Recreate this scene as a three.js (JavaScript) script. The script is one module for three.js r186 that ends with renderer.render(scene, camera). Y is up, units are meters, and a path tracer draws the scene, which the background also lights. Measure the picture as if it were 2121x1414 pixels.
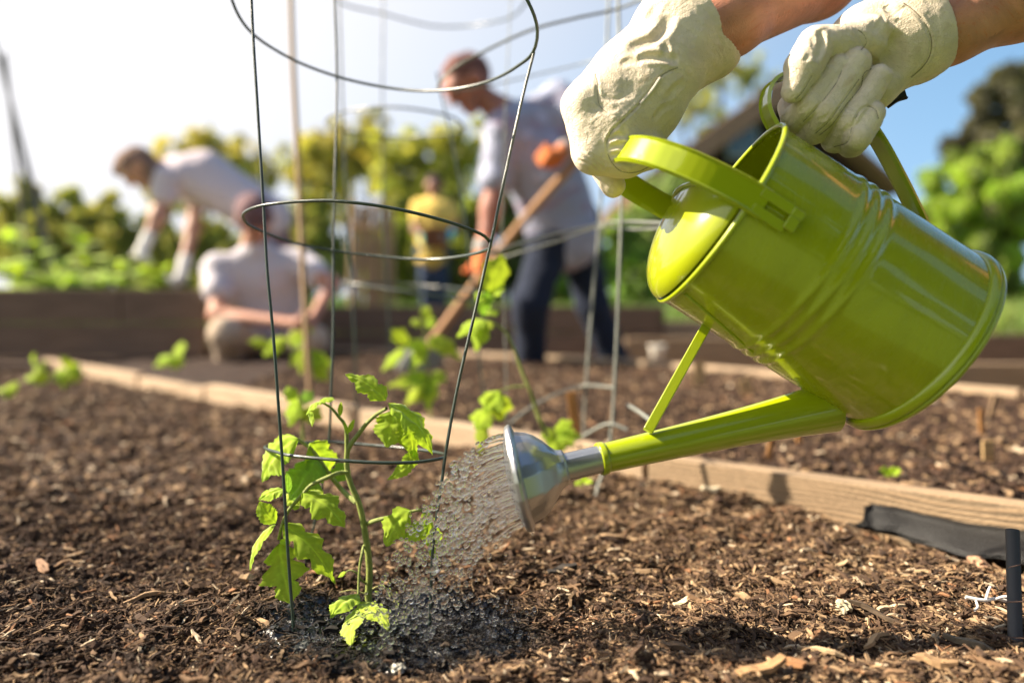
import * as THREE from 'three';
import { mergeGeometries, mergeVertices, toCreasedNormals } from 'three/addons/utils/BufferGeometryUtils.js';
import { RoundedBoxGeometry } from 'three/addons/geometries/RoundedBoxGeometry.js';
import { ImprovedNoise } from 'three/addons/math/ImprovedNoise.js';

// ------------------------------------------------------------------ camera, sky, sun, exposure
const scene = new THREE.Scene();
const EYE = new THREE.Vector3(0, 0.335, 0), F = 1470, PITCH = Math.atan(72 / F);
const camera = new THREE.PerspectiveCamera(2 * Math.atan(707 / F) * 180 / Math.PI, 1.5, 0.05, 900);
const FWD = new THREE.Vector3(0, -Math.sin(PITCH), -Math.cos(PITCH)), UPV = new THREE.Vector3(0, Math.cos(PITCH), -Math.sin(PITCH)), RGT = new THREE.Vector3(1, 0, 0);
camera.position.copy(EYE); camera.lookAt(EYE.clone().add(FWD)); camera.updateMatrixWorld();
camera.focus = 0.757; camera.userData.fStop = 1.45;
const SUN = new THREE.Vector3(-0.80, 0.60, -0.10).normalize();
{
  const W = 1024, H = 512, d = new Float32Array(W * H * 4), v = new THREE.Vector3(), sm = (a, b, x) => { x = Math.min(1, Math.max(0, (x - a) / (b - a))); return x * x * (3 - 2 * x); };
  for (let j = 0; j < H; j++) for (let i = 0; i < W; i++) {
    const el = (j + 0.5) / H * Math.PI - Math.PI / 2, az = (i + 0.5) / W * 2 * Math.PI;
    // equirect: u = atan2(dir.z, dir.x) / 2pi + 0.5
    const th = az - Math.PI; v.set(Math.cos(el) * Math.cos(th), Math.sin(el), Math.cos(el) * Math.sin(th));
    const ang = Math.acos(Math.max(-1, Math.min(1, v.dot(SUN)))) * 180 / Math.PI, e = Math.max(0, v.y);
    const up = sm(0, 0.75, e), lo = Math.exp(-e * 7);
    const haze = (1 - sm(50, 104, ang)) * (1 - 0.85 * sm(0.42, 0.80, e));   // milky air on the sun's side, thinner overhead
    const veil = Math.exp(-ang / 20);
    let r = 0.27 - 0.21 * up + 0.22 * lo, g = 0.55 - 0.40 * up + 0.10 * lo, b = 0.86 - 0.52 * up - 0.04 * lo;
    r += (0.86 - r) * haze * 0.98; g += (0.85 - g) * haze * 0.98; b += (0.88 - b) * haze * 0.98;
    r += 0.7 * veil; g += 0.65 * veil; b += 0.55 * veil;
    r *= 0.41; g *= 0.41; b *= 0.41;
    const k = (j * W + i) * 4; d[k] = r; d[k + 1] = g; d[k + 2] = b; d[k + 3] = 1;
  }
  const sky = new THREE.DataTexture(d, W, H, THREE.RGBAFormat, THREE.FloatType);
  sky.mapping = THREE.EquirectangularReflectionMapping; sky.magFilter = THREE.LinearFilter; sky.minFilter = THREE.LinearFilter; sky.colorSpace = THREE.LinearSRGBColorSpace; sky.needsUpdate = true;
  scene.background = sky; scene.environment = sky;
}
const sun = new THREE.DirectionalLight(0xffeed6, 5.0);
sun.position.copy(SUN).multiplyScalar(30); sun.castShadow = true; sun.shadow.radius = 1;
Object.assign(sun.shadow.camera, { left: -12, right: 12, top: 12, bottom: -12, near: 1, far: 60 }); sun.shadow.mapSize.set(4096, 4096);
scene.add(sun, sun.target);
const renderer = new THREE.WebGLRenderer({ antialias: true });
renderer.toneMapping = THREE.LinearToneMapping; renderer.toneMappingExposure = 3.0; renderer.shadowMap.enabled = true;

// ------------------------------------------------------------------ helpers
const V = (x, y, z) => new THREE.Vector3(x, y, z), PI = Math.PI;
let seed = 12345;
const rnd = () => { seed = (seed * 1664525 + 1013904223) >>> 0; return seed / 4294967296; };
const rr = (a, b) => a + (b - a) * rnd();
const sstep = (a, b, x) => { x = Math.min(1, Math.max(0, (x - a) / (b - a))); return x * x * (3 - 2 * x); };
const lerp = (a, b, t) => a + (b - a) * t;
const IN = new ImprovedNoise(), nz = (x, y = 0, z = 0) => IN.noise(x + 31.7, y + 17.3, z + 53.1);
const fbm = (x, y, z = 0, o = 4) => { let s = 0, a = 0.5, f = 1; for (let i = 0; i < o; i++) { s += a * nz(x * f, y * f, z * f + i * 7.7); a *= 0.5; f *= 2.03; } return s; };
// a point seen at a pixel of the 2121 x 1414 photograph, D metres along the lens axis
const P = (px, py, D) => EYE.clone().addScaledVector(FWD, D).addScaledVector(RGT, (px - 1060.5) / F * D).addScaledVector(UPV, (707 - py) / F * D);
// where the ray through a pixel meets height y
const G = (px, py, y = 0) => { const d = P(px, py, 1).sub(EYE); return EYE.clone().addScaledVector(d, (y - EYE.y) / d.y); };
const used = {};
const numbered = n => { const k = used[n] = (used[n] ?? -1) + 1; return k ? `${n}_${String(k).padStart(3, '0')}` : n; };
function tag(o, label, category, group, kind) { Object.assign(o.userData, { label, category }); if (group) o.userData.group = group; if (kind) o.userData.kind = kind; return o; }
const shade = m => { m.castShadow = m.receiveShadow = true; return m; };
function thing(name, label, category, at = V(0, 0, 0), group) { const o = new THREE.Group(); o.name = numbered(name); o.position.copy(at); scene.add(o); return tag(o, label, category, group); }
// a part from geometry given in world coordinates (or in local ones with local = true)
function part(name, geo, mat, parent, local) {
  if (!local) { parent.updateMatrixWorld(true); geo = geo.clone().applyMatrix4(parent.matrixWorld.clone().invert()); }
  const m = shade(new THREE.Mesh(geo, mat)); m.name = name; parent.add(m); return m;
}
function single(name, label, category, geo, mat, group) { const m = shade(new THREE.Mesh(geo, mat)); m.name = numbered(name); scene.add(m); return tag(m, label, category, group); }
function struct(name, geo, mat) { const m = shade(new THREE.Mesh(geo, mat)); m.name = name; m.userData.kind = 'structure'; scene.add(m); return m; }
function label(o, l) { o.userData.label = l; return o; }

// ---- geometry
function tube(pts, r, seg = 40, rad = 8, closed = false) { return new THREE.TubeGeometry(new THREE.CatmullRomCurve3(pts, closed, 'centripetal'), seg, r, rad, closed); }
function taperTube(pts, r0, r1, seg = 24, rad = 8, fn) {       // capped tube whose radius runs from r0 to r1
  const c = new THREE.CatmullRomCurve3(pts, false, 'centripetal'), g = new THREE.TubeGeometry(c, seg, 1, rad, false), p = g.attributes.position, fr = c.getSpacedPoints(seg);
  for (let i = 0; i <= seg; i++) { const t = i / seg, r = fn ? fn(t) : lerp(r0, r1, t); for (let j = 0; j <= rad; j++) { const k = i * (rad + 1) + j; const q = V(p.getX(k), p.getY(k), p.getZ(k)).sub(fr[i]).multiplyScalar(r).add(fr[i]); p.setXYZ(k, q.x, q.y, q.z); } }
  return g;
}
function frameGeo(geo, at, X, Y, Z) { return geo.applyMatrix4(new THREE.Matrix4().makeBasis(X, Y, Z).setPosition(at)); }
function alongY(geo, a, b) { const d = b.clone().sub(a), L = d.length(); return geo.applyQuaternion(new THREE.Quaternion().setFromUnitVectors(V(0, 1, 0), d.normalize())).translate((a.x + b.x) / 2, (a.y + b.y) / 2, (a.z + b.z) / 2); }
function rod(a, b, r0, r1 = r0, rad = 12) { return alongY(new THREE.CylinderGeometry(r1, r0, a.distanceTo(b), rad, 1), a, b); }
function merge(list) { return mergeGeometries(list.map(g => { const n = g.index ? g.toNonIndexed() : g.clone(); for (const k of Object.keys(n.attributes)) if (!['position', 'normal', 'uv', 'color'].includes(k)) n.deleteAttribute(k); if (!n.attributes.normal) n.computeVertexNormals(); if (!n.attributes.uv) n.setAttribute('uv', new THREE.BufferAttribute(new Float32Array(n.attributes.position.count * 2), 2)); return n; })); }
// uv in metres, each triangle from its own main direction
function boxUV(geo) {
  const g = geo.index ? geo.toNonIndexed() : geo, p = g.attributes.position, uv = new Float32Array(p.count * 2), a = V(), b = V(), c = V(), n = V();
  for (let i = 0; i < p.count; i += 3) {
    a.fromBufferAttribute(p, i); b.fromBufferAttribute(p, i + 1); c.fromBufferAttribute(p, i + 2); n.copy(b).sub(a).cross(c.clone().sub(a));
    const ax = Math.abs(n.x), ay = Math.abs(n.y), az = Math.abs(n.z);
    [a, b, c].forEach((q, k) => { const w = ax > ay && ax > az ? [q.z, q.y] : ay > az ? [q.x, q.z] : [q.x, q.y]; uv[(i + k) * 2] = w[0]; uv[(i + k) * 2 + 1] = w[1]; });
  }
  g.setAttribute('uv', new THREE.BufferAttribute(uv, 2)); return g;
}
// mesh of the zero level of f (negative inside) by surface nets
function nets(f, lo, hi, c) {
  const nx = Math.ceil((hi.x - lo.x) / c) + 1, ny = Math.ceil((hi.y - lo.y) / c) + 1, nzz = Math.ceil((hi.z - lo.z) / c) + 1, val = new Float32Array(nx * ny * nzz);
  let k = 0; for (let z = 0; z < nzz; z++) for (let y = 0; y < ny; y++) for (let x = 0; x < nx; x++) val[k++] = f(lo.x + x * c, lo.y + y * c, lo.z + z * c);
  const id = (x, y, z) => x + nx * (y + ny * z), cell = new Int32Array(nx * ny * nzz).fill(-1), pos = [], idx = [];
  for (let z = 0; z < nzz - 1; z++) for (let y = 0; y < ny - 1; y++) for (let x = 0; x < nx - 1; x++) {
    const v = []; let m = 0; for (let i = 0; i < 8; i++) { const q = val[id(x + (i & 1), y + (i >> 1 & 1), z + (i >> 2))]; v.push(q); if (q < 0) m |= 1 << i; }
    if (m === 0 || m === 255) continue;
    let sx = 0, sy = 0, sz = 0, n = 0;
    for (let i = 0; i < 8; i++) for (const b of [1, 2, 4]) { if (i & b) continue; const j = i | b; if ((v[i] < 0) === (v[j] < 0)) continue; const t = v[i] / (v[i] - v[j]); sx += (i & 1) + (b === 1 ? t : 0); sy += (i >> 1 & 1) + (b === 2 ? t : 0); sz += (i >> 2) + (b === 4 ? t : 0); n++; }
    cell[id(x, y, z)] = pos.length / 3; pos.push(lo.x + (x + sx / n) * c, lo.y + (y + sy / n) * c, lo.z + (z + sz / n) * c);
  }
  const quad = (a, b, cc, d, flip) => { if (a < 0 || b < 0 || cc < 0 || d < 0) return; if (flip) idx.push(a, cc, b, a, d, cc); else idx.push(a, b, cc, a, cc, d); };
  for (let z = 1; z < nzz - 1; z++) for (let y = 1; y < ny - 1; y++) for (let x = 1; x < nx - 1; x++) {
    const s = val[id(x, y, z)] < 0;
    if (s !== val[id(x + 1, y, z)] < 0) quad(cell[id(x, y - 1, z - 1)], cell[id(x, y, z - 1)], cell[id(x, y, z)], cell[id(x, y - 1, z)], !s);
    if (s !== val[id(x, y + 1, z)] < 0) quad(cell[id(x - 1, y, z - 1)], cell[id(x - 1, y, z)], cell[id(x, y, z)], cell[id(x, y, z - 1)], !s);
    if (s !== val[id(x, y, z + 1)] < 0) quad(cell[id(x - 1, y - 1, z)], cell[id(x, y - 1, z)], cell[id(x, y, z)], cell[id(x - 1, y, z)], !s);
  }
  const g = new THREE.BufferGeometry(); g.setAttribute('position', new THREE.Float32BufferAttribute(pos, 3)); g.setIndex(idx);
  const N = new Float32Array(pos.length), e = c * 0.4;
  for (let i = 0; i < pos.length; i += 3) { const [x, y, z] = [pos[i], pos[i + 1], pos[i + 2]], a = f(x + e, y, z) - f(x - e, y, z), b = f(x, y + e, z) - f(x, y - e, z), d = f(x, y, z + e) - f(x, y, z - e), l = Math.hypot(a, b, d) || 1; N[i] = a / l; N[i + 1] = b / l; N[i + 2] = d / l; }
  g.setAttribute('normal', new THREE.BufferAttribute(N, 3)); return g;
}
// distance to a list of tapered bones [a, b, ra, rb] joined with smoothness k
function bones(list, k) {
  const L = list.map(([a, b, ra, rb]) => { const dx = b.x - a.x, dy = b.y - a.y, dz = b.z - a.z; return [a.x, a.y, a.z, dx, dy, dz, 1 / Math.max(1e-9, dx * dx + dy * dy + dz * dz), ra, rb - ra]; });
  return (x, y, z) => {
    let d = 1e3;
    for (const s of L) {
      const X = x - s[0], Y = y - s[1], Z = z - s[2]; let t = (X * s[3] + Y * s[4] + Z * s[5]) * s[6]; t = t < 0 ? 0 : t > 1 ? 1 : t;
      const A = X - s[3] * t, B = Y - s[4] * t, C = Z - s[5] * t, q = Math.sqrt(A * A + B * B + C * C) - s[7] - s[8] * t;
      const h = k - Math.abs(d - q); d = Math.min(d, q) - (h > 0 ? h * h / (4 * k) : 0);
    }
    return d;
  };
}
function bounds(list, pad) { const b = new THREE.Box3(); for (const [a, c, ra, rb] of list) { const r = Math.max(ra, rb) + pad; b.expandByPoint(a.clone().addScalar(r)); b.expandByPoint(a.clone().addScalar(-r)); b.expandByPoint(c.clone().addScalar(r)); b.expandByPoint(c.clone().addScalar(-r)); } return b; }

// ---- textures
function tex(w, h, fn, srgb, rx = 1, ry = rx) {           // fn(u, v) -> [r, g, b] 0..1, periodic where the caller makes it so
  const d = new Uint8Array(w * h * 4);
  for (let j = 0; j < h; j++) for (let i = 0; i < w; i++) { const c = fn(i / w, j / h), k = (j * w + i) * 4; d[k] = Math.max(0, Math.min(255, c[0] * 255)); d[k + 1] = Math.max(0, Math.min(255, c[1] * 255)); d[k + 2] = Math.max(0, Math.min(255, c[2] * 255)); d[k + 3] = 255; }
  const t = new THREE.DataTexture(d, w, h); t.wrapS = t.wrapT = THREE.RepeatWrapping; t.magFilter = THREE.LinearFilter; t.minFilter = THREE.LinearMipmapLinearFilter; t.generateMipmaps = true;
  if (srgb) t.colorSpace = THREE.SRGBColorSpace; t.repeat.set(rx, ry); t.needsUpdate = true; return t;
}
const tnoise = (u, v, f, s = 0) => { const a = 2 * PI * u, b = 2 * PI * v, R = f / (2 * PI); return nz(Math.cos(a) * R + s, Math.sin(a) * R + Math.cos(b) * R * 1.3 + s, Math.sin(b) * R * 1.3 - s); };
const tfbm = (u, v, f, o = 4, s = 0) => { let r = 0, a = 0.5; for (let i = 0; i < o; i++) { r += a * tnoise(u, v, f, s + i * 9.1); a *= 0.55; f *= 2; } return r; };
const gray = x => [x, x, x];
const std = o => new THREE.MeshStandardMaterial(o), phys = o => new THREE.MeshPhysicalMaterial(o), lin = (r, g, b) => new THREE.Color().setRGB(r, g, b);

const T = {};
T.fine = tex(512, 512, (u, v) => gray(0.5 + 0.9 * tfbm(u, v, 24, 4)), false, 1);
T.leather = tex(1024, 1024, (u, v) => { const a = Math.abs(tnoise(u, v, 60)), b = Math.abs(tnoise(u, v, 34, 5)), c = tfbm(u, v, 10, 3, 8); return gray(0.35 + 0.9 * Math.min(a, b) + 0.35 * c + 0.3 * tnoise(u, v, 120, 3)); }, false, 9);
T.leatherColor = tex(512, 512, (u, v) => { const m = tfbm(u, v, 6, 5, 4), s = sstep(0.2, 0.6, tfbm(u, v, 9, 5, 41)); const k = 0.94 + 0.14 * m; return [k * (1 - 0.08 * s), k * (0.99 - 0.11 * s), k * (0.97 - 0.16 * s)]; }, true, 5);
T.wood = tex(512, 512, (u, v) => { const g = tfbm(u * 1, v, 3, 3, 2), l = 0.5 + 0.5 * Math.sin((v * 22 + 2.2 * tnoise(u, v, 2.5, 7) + 0.5 * g) * 2 * PI), f = tnoise(u * 2 % 1, v, 70, 3); const k = 0.74 + 0.16 * l + 0.2 * g + 0.14 * f; return [k, k * (0.965 - 0.03 * l), k * (0.9 - 0.05 * l)]; }, true, 1.4, 6);
T.woodBump = tex(512, 512, (u, v) => gray(0.5 + 0.3 * Math.sin((v * 22 + 2.2 * tnoise(u, v, 2.5, 7)) * 2 * PI) + 0.35 * tnoise(u * 2 % 1, v, 70, 3)), false, 1.4, 6);
T.soil = tex(1024, 1024, (u, v) => { const a = tfbm(u, v, 14, 6), b = sstep(0.14, 0.3, tfbm(u, v, 60, 3, 15)); const k = 0.70 + 0.9 * a; return [k + 0.45 * b, k * 0.93 + 0.33 * b, k * 0.88 + 0.2 * b]; }, true, 3);
T.soilBump = tex(1024, 1024, (u, v) => gray(0.5 + 0.8 * tfbm(u, v, 40, 5, 6)), false, 3);
T.cloth = tex(256, 256, (u, v) => gray(0.5 + 0.3 * Math.sin(u * 2 * PI * 64) * Math.sin(v * 2 * PI * 64) + 0.4 * tnoise(u, v, 30)), false, 12);
T.skin = tex(512, 512, (u, v) => { const a = tfbm(u, v, 8, 4, 3), b = sstep(0.2, 0.34, tfbm(u, v, 40, 3, 9)), k = 0.93 + 0.2 * a; return [k, k * (0.97 - 0.10 * b), k * (0.95 - 0.16 * b)]; }, true, 6);
T.skinBump = tex(512, 512, (u, v) => gray(0.5 + 0.5 * tnoise(u, v, 90) + 0.5 * tnoise(u, v, 48, 4)), false, 12);
T.stalk = tex(256, 256, (u, v) => { const k = 0.86 + 0.35 * tfbm(u, v, 12, 4); return [k, k, k * 0.95]; }, true, 4);
// ------------------------------------------------------------------ materials
const M = {};
M.soil = std({ map: T.soil, bumpMap: T.soilBump, bumpScale: 0.006, roughness: 1, vertexColors: true });
M.soil2 = std({ map: T.soil, bumpMap: T.soilBump, bumpScale: 0.006, roughness: 1, color: lin(0.060, 0.034, 0.022) });
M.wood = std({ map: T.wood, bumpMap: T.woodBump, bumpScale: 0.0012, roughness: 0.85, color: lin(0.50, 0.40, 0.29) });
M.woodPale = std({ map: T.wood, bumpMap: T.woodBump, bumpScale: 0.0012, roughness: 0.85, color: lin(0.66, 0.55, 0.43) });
M.woodGray = std({ map: T.wood, bumpMap: T.woodBump, bumpScale: 0.001, roughness: 0.9, color: lin(0.26, 0.20, 0.17) });
M.woodMauve = std({ map: T.wood, bumpMap: T.woodBump, bumpScale: 0.001, roughness: 0.9, color: lin(0.26, 0.20, 0.17) });
M.stake = std({ map: T.wood, roughness: 0.8, color: lin(0.62, 0.34, 0.13) });
M.tagWood = std({ map: T.wood, roughness: 0.8, color: lin(0.78, 0.60, 0.34) });
M.bamboo = std({ map: T.wood, roughness: 0.6, color: lin(0.62, 0.46, 0.30) });
M.grass = std({ map: T.fine, roughness: 1, color: lin(0.22, 0.34, 0.07) });
M.path = std({ map: T.soil, bumpMap: T.soilBump, bumpScale: 0.006, roughness: 1, color: lin(0.46, 0.35, 0.25) });
M.darkWire = phys({ color: lin(0.022, 0.042, 0.030), roughness: 0.38, clearcoat: 0.5, clearcoatRoughness: 0.25, bumpMap: T.fine, bumpScale: 0.0003 });
M.grayWire = std({ color: lin(0.21, 0.225, 0.20), roughness: 0.5, metalness: 0.35, bumpMap: T.fine, bumpScale: 0.0004 });
M.fabric = phys({ color: lin(0.012, 0.0125, 0.0125), roughness: 0.5, bumpMap: T.cloth, bumpScale: 0.0012, side: THREE.DoubleSide });

// ------------------------------------------------------------------ ground heights
const BL = [V(0.90, 0, -0.825), V(0.248, 0, -1.304), V(-1.05, 0, -2.43), V(-2.6, 0, -3.82)];     // near board of the second bed, seen from above
const FL = [V(1.75, 0, -1.55), V(1.38, 0, -1.91), V(0.49, 0, -3.0), V(-0.72, 0, -3.8), V(-1.2, 0, -4.1)];   // its far board
const lineAt = (L, x) => { for (let i = 0; i < L.length - 1; i++) if (x <= L[i].x && x >= L[i + 1].x) { const t = (x - L[i].x) / (L[i + 1].x - L[i].x); return lerp(L[i].z, L[i + 1].z, t); } return x > L[0].x ? lerp(L[0].z, L[1].z, (x - L[0].x) / (L[1].x - L[0].x)) : lerp(L[L.length - 2].z, L[L.length - 1].z, (x - L[L.length - 2].x) / (L[L.length - 1].x - L[L.length - 2].x)); };
const past = (L, x, z) => (lineAt(L, x) - z) * 0.78;         // > 0 beyond the line
const WET = G(855, 1290);
const wetAt = (x, z) => { const d = Math.hypot((x - WET.x + 0.012) / 1.4, (z - WET.z) / 0.9) + 0.035 * fbm(x * 14, z * 14, 3); return 1 - sstep(0.080, 0.135, d); };
function soilY(x, z) {
  const near = sstep(-0.35, 0.0, past(BL, x, z)) * 0.012;
  let y = 0.022 * fbm(x * 5, z * 5, 1, 3) + 0.026 * fbm(x * 17, z * 17, 2, 3) + 0.012 * fbm(x * 55, z * 55, 4, 2) + near;
  y -= 0.014 * Math.exp(-((x - WET.x) ** 2 + (z - WET.z) ** 2) / 0.006);
  y -= 0.042 * Math.exp(-((((x - 0.66) * 0.78 + (z + 1.00) * 0.63) / 0.16) ** 4)) * Math.exp(-(((past(BL, x, z) + 0.03) / 0.085) ** 2));      // hollow under the liner
  return y - 0.004;
}
function soil2Y(x, z) { const a = past(BL, x, z), b = -past(FL, x, z), t = a / Math.max(0.01, a + b); return lerp(0.035, 0.085, sstep(0, 1, t)) + 0.022 * fbm(x * 6, z * 6, 5, 3) + 0.014 * fbm(x * 22, z * 22, 6, 3); }
const farY = D => -0.25 + 0.36 * sstep(4.6, 6.4, D) + 0.16 * sstep(6.4, 12, D) + 0.003 * Math.max(0, D - 12);
function sheet(x0, x1, z0, z1, c, yf, keep, colf) {
  const nx = Math.round((x1 - x0) / c), ny = Math.round((z1 - z0) / c), pos = [], uv = [], idx = [], col = [], ok = [], C = [];
  for (let j = 0; j <= ny; j++) for (let i = 0; i <= nx; i++) { const x = x0 + i * c, z = z0 + j * c, in_ = keep(x, z); ok.push(in_); pos.push(x, in_ ? yf(x, z) : 0, z); uv.push(x, z); if (colf) col.push(...(in_ ? colf(x, z) : [0, 0, 0])); }
  for (let j = 0; j < ny; j++) for (let i = 0; i < nx; i++) { const a = j * (nx + 1) + i, b = a + 1, d = a + nx + 1, e = d + 1; if (ok[a] && ok[b] && ok[d] && ok[e]) idx.push(a, d, b, b, d, e); }
  const g = new THREE.BufferGeometry(); g.setAttribute('position', new THREE.Float32BufferAttribute(pos, 3)); g.setAttribute('uv', new THREE.Float32BufferAttribute(uv, 2)); if (colf) g.setAttribute('color', new THREE.Float32BufferAttribute(col, 3)); g.setIndex(idx); g.computeVertexNormals(); return g;
}
// colour of the bed: dark compost, redder and chippier in patches, black where the water has soaked in
const soilCol = (x, z) => { const w = wetAt(x, z), p = fbm(x * 7, z * 7, 8, 3), k = (0.92 + 0.7 * p) * (1 - 0.80 * w); return [0.062 * k, (0.034 - 0.003 * p) * k + 0.002 * w, 0.021 * k + 0.003 * w]; };
struct('bed_soil', sheet(-3.3, 1.2, -4.0, -0.22, 0.009, soilY, (x, z) => past(BL, x, z) < 0.02, soilCol), M.soil);
struct('second_bed_soil', sheet(-2.2, 1.9, -4.3, -0.6, 0.02, soil2Y, (x, z) => past(BL, x, z) > 0.02 && past(FL, x, z) < 0.02), M.soil2);
{
  const g = new THREE.PlaneGeometry(2, 2, 150, 150).rotateX(-PI / 2), p = g.attributes.position, uv = g.attributes.uv;
  for (let i = 0; i < p.count; i++) { const X = p.getX(i), Z = p.getZ(i), x = Math.sign(X) * (Math.abs(X) ** 2.6 * 420 + Math.abs(X) * 9), z = Math.sign(Z) * (Math.abs(Z) ** 2.6 * 420 + Math.abs(Z) * 14) - 4, D = Math.max(0, -z) + 0.12 * Math.abs(x); p.setXYZ(i, x, (z > -0.2 ? -0.25 : farY(D)) + 0.03 * nz(x * 0.9, z * 0.9) * sstep(4, 7, D), z); uv.setXY(i, x, z); }
  g.computeVertexNormals(); struct('ground', g, M.grass);
  const h = new THREE.PlaneGeometry(1, 1, 80, 30).rotateX(-PI / 2), q = h.attributes.position, u2 = h.attributes.uv;
  for (let i = 0; i < q.count; i++) { const x = lerp(-4.2, 5.2, q.getX(i) + 0.5), zz = lerp(-6.4 + 0.5 * nz(x * 1.2, 4), -0.4, q.getZ(i) + 0.5), D = -zz + 0.12 * Math.abs(x); q.setXYZ(i, x, farY(D) + 0.03 * nz(x * 0.9, zz * 0.9) * sstep(4, 7, D) + 0.012 + 0.012 * fbm(x * 5, zz * 5, 2, 3), zz); u2.setXY(i, x, zz); }
  h.computeVertexNormals(); struct('path', h, M.path);
}

// ------------------------------------------------------------------ boards round the beds
function plank(a, b, top, height, thick, sag = 0) {            // a board on edge from a to b, its near face along the line
  const d = b.clone().sub(a).setY(0), L = d.length(); d.normalize(); const n = V(d.z, 0, -d.x); if (n.z > 0) n.negate();
  const g = new RoundedBoxGeometry(L, height, thick, 2, 0.004), p = g.attributes.position; const m = new THREE.Matrix4().makeBasis(d, V(0, 1, 0), d.clone().cross(V(0, 1, 0)));
  const flip = d.clone().cross(V(0, 1, 0)).dot(n) < 0 ? -1 : 1;
  g.translate(0, -height / 2, flip * thick / 2); const mid = a.clone().add(b).multiplyScalar(0.5); mid.y = top; g.applyMatrix4(m.setPosition(mid));
  const u = boxUV(g), uv = u.attributes.uv, q = u.attributes.position, N = u.attributes.normal;   // grain along the board
  for (let i = 0; i < uv.count; i++) { const w = V(q.getX(i), q.getY(i), q.getZ(i)).sub(a); uv.setXY(i, w.dot(d) + a.x * 3, Math.abs(N.getY(i)) > 0.7 ? w.dot(n) : w.y); }
  return u;
}
const onLine = (L, x) => V(x, 0, lineAt(L, x));
{
  const t = thing('bed_border', 'pale weathered boards edging the front of the second bed behind the can', 'garden bed border', onLine(BL, 0.25));
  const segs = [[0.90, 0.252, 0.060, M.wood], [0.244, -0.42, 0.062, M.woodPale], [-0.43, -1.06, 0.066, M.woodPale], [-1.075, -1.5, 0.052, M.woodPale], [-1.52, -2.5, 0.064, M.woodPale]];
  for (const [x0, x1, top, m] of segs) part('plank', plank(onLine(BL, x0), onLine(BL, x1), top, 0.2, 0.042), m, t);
}
{
  const t = thing('bed_border', 'thin pale boards along the far side of the second bed before the digging man', 'garden bed border', onLine(FL, 0.5));
  for (const [x0, x1, top] of [[1.75, 1.385, 0.108], [1.375, 0.495, 0.11], [0.485, -0.715, 0.112], [-0.725, -1.2, 0.108]]) part('plank', plank(onLine(FL, x0), onLine(FL, x1), top, 0.34, 0.04), M.woodPale, t);
}
// tall bed on the left, its face square to the lens
{
  const t = thing('raised_bed', 'tall raised bed of wide brown planks beneath the bending woman', 'raised bed', P(210, 745, 3.75));
  const y0 = P(0, 740, 3.75).y, z = P(200, 700, 3.75).z, xl = -3.6, xr = P(424, 700, 3.75).x, H = P(0, 598, 3.75).y - y0, ph = H / 2;
  for (let r = 0; r < 2; r++) { const cut = r ? P(250, 0, 3.75).x : P(424, 0, 3.75).x - 0.002; part('plank', plank(V(xl, 0, z), V(cut - 0.003, 0, z), y0 + ph * (r + 1) - 0.002, ph - 0.004, 0.04), M.woodMauve, t); if (r) part('plank', plank(V(cut + 0.003, 0, z), V(xr, 0, z), y0 + ph * 2 - 0.004, ph - 0.006, 0.04), M.woodMauve, t); }
  part('plank', plank(V(xl, 0, z + 0.002), V(xr, 0, z + 0.002), y0 - 0.002, 0.30, 0.04), M.woodMauve, t);
  for (let r = 0; r < 2; r++) part('plank', plank(V(xr - 0.001, 0, z - 0.045), V(xr - 0.0015, 0, z - 1.4), y0 + ph * (r + 1) - 0.002, ph - 0.004, 0.04), M.woodMauve, t);
  const s = sheet(xl, xr - 0.05, z - 1.4, z - 0.04, 0.05, (x, zz) => y0 + H - 0.03 + 0.02 * fbm(x * 6, zz * 6, 2, 3), () => true); part('soil', s, M.soil2, t);
  t.userData.top = y0 + H;
  single('garden_edging', 'thin pale board lying on the soil in front of the tall raised bed', 'edging board', plank(V(-3.4, 0, -3.55), V(P(138, 0, 3.55).x, 0, -3.55), P(0, 752, 3.55).y, 0.12, 0.05), M.woodMauve);
}
// grey bed behind the digging man
{
  const t = thing('raised_bed', 'low dark grey raised bed behind the legs of the digging man', 'raised bed', P(1000, 720, 4.4));
  const z = P(0, 680, 4.4).z, xl = P(640, 0, 4.4).x, xm = P(1062, 0, 4.4).x, xr = P(1366, 0, 4.4).x, yt = P(0, 634, 4.4).y;
  for (const [a, b] of [[xl, xm - 0.003], [xm + 0.003, xr]]) { part('plank', plank(V(a, 0, z), V(b, 0, z), yt, 0.16, 0.04), M.woodGray, t); part('plank', plank(V(a, 0, z), V(b, 0, z), yt - 0.164, 0.42, 0.04), M.woodGray, t); }
  for (let r = 0; r < 2; r++) part('plank', plank(V(xr + 0.002, 0, z - 0.042), V(xr + 0.0018, 0, z - 1.2), yt - r * 0.164, r ? 0.42 : 0.16, 0.04), M.woodGray, t);
  part('soil', sheet(xl, xr - 0.03, z - 1.2, z - 0.04, 0.06, (x, zz) => yt - 0.02 + 0.03 * fbm(x * 6, zz * 6, 2, 3), () => true), M.soil2, t);
}
// low boards on the path at the right
{
  const mk = (lab, x0, x1, py, D, h, m) => single('garden_edging', lab, 'edging board', plank(P(x0, py, D).setY(0), P(x1, py + 4, D * 0.99).setY(0), P(x0, py, D).y, h, 0.05), m);
  mk('tan edging board on the path just right of the digging man', 1296, 1600, 700, 4.0, 0.42, M.wood);
  mk('pale edging board on the path under the right end of the grey bed', 1350, 1640, 664, 5.0, 0.5, M.woodPale);
  mk('upper brown board behind the bottom of the watering can at the right edge', 1860, 2240, 692, 4.2, 0.5, M.woodGray);
  mk('pale board in the middle of the three behind the can base', 1840, 2240, 752, 3.0, 0.3, M.wood);
}
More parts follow.
